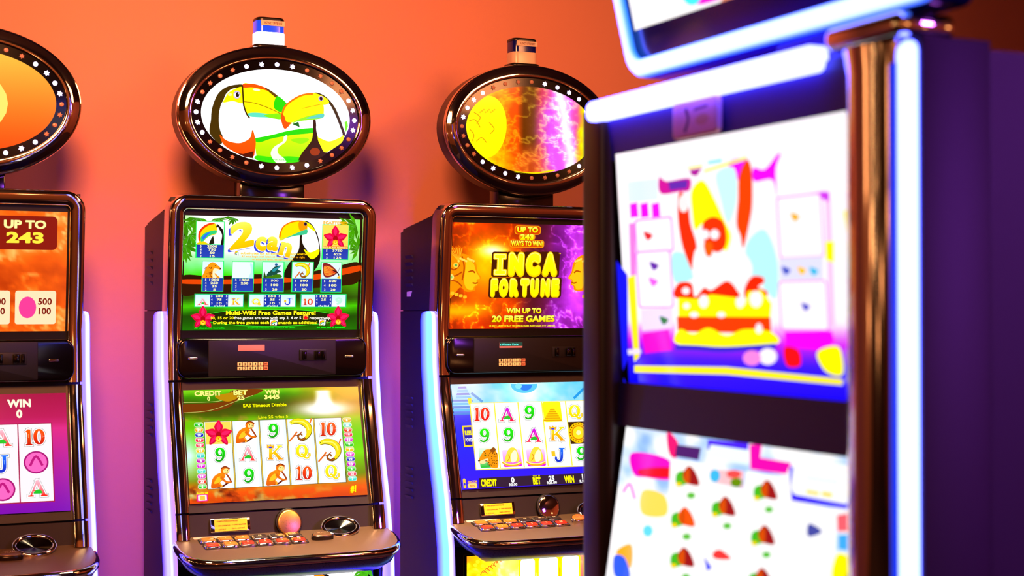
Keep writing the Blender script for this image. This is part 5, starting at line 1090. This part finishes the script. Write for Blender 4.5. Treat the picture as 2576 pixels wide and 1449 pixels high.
    A.poly([(1655, 680), (1715, 675), (1715, 820), (1660, 800)], (230, 232, 30)); A.poly([(1385, 1275), (1700, 1268), (1720, 1340), (1640, 1400), (1390, 1380)], MG); A.poly([(1385, 1380), (1480, 1400), (1490, 1500), (1400, 1500)], (240, 30, 40), True); A.poly([(1600, 1420), (1700, 1370), (1760, 1400), (1770, 1560), (1660, 1540)], (250, 232, 20), True); A.ell(1275, 1440, 60, 55, (255, 245, 250)); A.ell(1170, 1450, 60, 50, (240, 150, 220))
    A.poly([(440, 1290), (620, 1260), (640, 1400), (460, 1420)], (225, 40, 200)); A.poly([(390, 1500), (1000, 1510), (1770, 1590), (1770, 1630), (1000, 1560), (390, 1545)], (253, 228, 60)); A.poly([(345, 1395), (430, 1390), (436, 1420), (350, 1430)], (240, 230, 255)); A.flush('prize_pictures')
    # lower screen
    A = Art([(307, 521), (1732, 714), (1538, 2289), (141, 1746)], FL3, ls, SCREENF); A.layer = 20; A.STEP = .00002
    def lf(u, v):
        n = fbm(u * 9, v * 8, 91); return rgb((0, (70, 110, 245)), (.5, (170, 205, 255)), (.8, (255, 255, 255)), (1, (255, 255, 255)))(np.clip(n * 1.3 + v * .6, 0, 1))
    A.bg(lf, 50, 40)
    A.poly([(340, 700), (560, 740), (575, 860), (430, 850), (350, 830)], (235, 30, 190), True); A.poly([(390, 800), (570, 790), (570, 850), (400, 840)], (205, 15, 40), True); A.poly([(555, 570), (620, 640), (610, 730), (565, 700)], (235, 40, 120), True); A.poly([(610, 650), (760, 670), (745, 745), (600, 720)], (60, 35, 100)); A.poly([(800, 620), (1050, 640), (1045, 690), (800, 680)], (70, 50, 230)); A.rect(815, 650, 1050, 770, (240, 255, 255), r=15)
    A.poly([(1055, 650), (1130, 650), (1120, 730), (1310, 760), (1280, 830), (1060, 800)], (240, 20, 170)); A.poly([(1300, 780), (1700, 900), (1690, 1050), (1560, 1030), (1300, 990)], (60, 50, 220)); A.flush('backdrop_picture')
    A.poly([(575, 735), (810, 770), (830, 880), (1020, 920), (1035, 810), (1300, 850), (1310, 990), (1590, 1045), (1560, 1500), (1200, 1500), (345, 1400), (345, 1080), (560, 1050)], W_); A.rect(1330, 730, 1690, 1020, (252, 255, 255), r=60); A.flush('reel_panel')
    A.poly([(815, 800), (1020, 810), (1015, 915), (830, 880)], (245, 200, 205)); A.ell(845, 840, 32, 40, (60, 180, 220)); A.ell(975, 880, 36, 30, (90, 130, 20)); A.ell(960, 830, 45, 25, (240, 90, 90)); A.flush('bonus_picture')
    for x, y in ((685, 845), (905, 1030), (1160, 930), (1145, 1205), (655, 1340), (660, 1095), (1130, 1465)):
        s = 1.0; A.poly([(x - 75 * s, y - 15), (x - 20, y - 30), (x + 60, y + 50), (x - 10, y + 45), (x - 70, y + 60)], (60, 165, 40), True); A.poly([(x - 28, y + 20), (x - 35, y - 20), (x, y - 65), (x + 40, y - 30), (x + 65, y + 50), (x, y + 45)], (135, 25, 30) if (x, y) != (660, 1095) else (225, 90, 30), True); A.poly([(x - 30, y + 20), (x - 20, y - 35), (x + 5, y - 50), (x + 5, y + 40)], (190, 80, 20), True); A.ell(x + 15, y + 115, 26, 20, (90, 175, 70)); A.ell(x - 60, y + 45, 18, 12, (245, 205, 40)); A.flush('reel_symbol')
    A.poly([(1420, 1130), (1500, 1180), (1415, 1210)], (70, 80, 150), True); A.flush('reel_symbol')
    A.poly([(835, 1310), (880, 1290), (945, 1345), (850, 1345)], (240, 70, 70), True); A.poly([(780, 1330), (830, 1400), (800, 1420)], (50, 70, 220)); A.flush('reel_symbol')
    A.rect(1405, 925, 1480, 960, (248, 205, 40)); A.rect(1500, 935, 1560, 972, (248, 205, 40)); A.line([(1400, 850), (1600, 880)], 8, (190, 225, 245)); A.flush('message_card')
    A.poly([(410, 930), (540, 960), (550, 1080), (405, 1070)], (250, 215, 110), True); A.flush('side_picture'); A.line([(290, 940), (330, 890), (360, 980)], 12, (230, 70, 200)); A.flush('side_picture'); A.ell(440, 1175, 30, 35, (110, 215, 235)); A.flush('side_picture'); A.poly([(255, 1290), (340, 1260), (335, 1400), (260, 1340)], (245, 170, 20), True); A.flush('side_picture'); A.poly([(235, 1330), (300, 1340), (330, 1460), (240, 1450)], (50, 100, 235), True); A.flush('side_picture'); A.poly([(1590, 1080), (1690, 1060), (1680, 1180), (1595, 1180)], (240, 110, 120)); A.flush('side_picture'); A.poly([(1600, 1200), (1690, 1190), (1685, 1300), (1600, 1290)], (80, 170, 240)); A.flush('side_picture'); A.poly([(1590, 1320), (1660, 1340), (1640, 1470), (1560, 1460)], (240, 225, 30), True); A.flush('side_picture')
    return root
build_foreground()
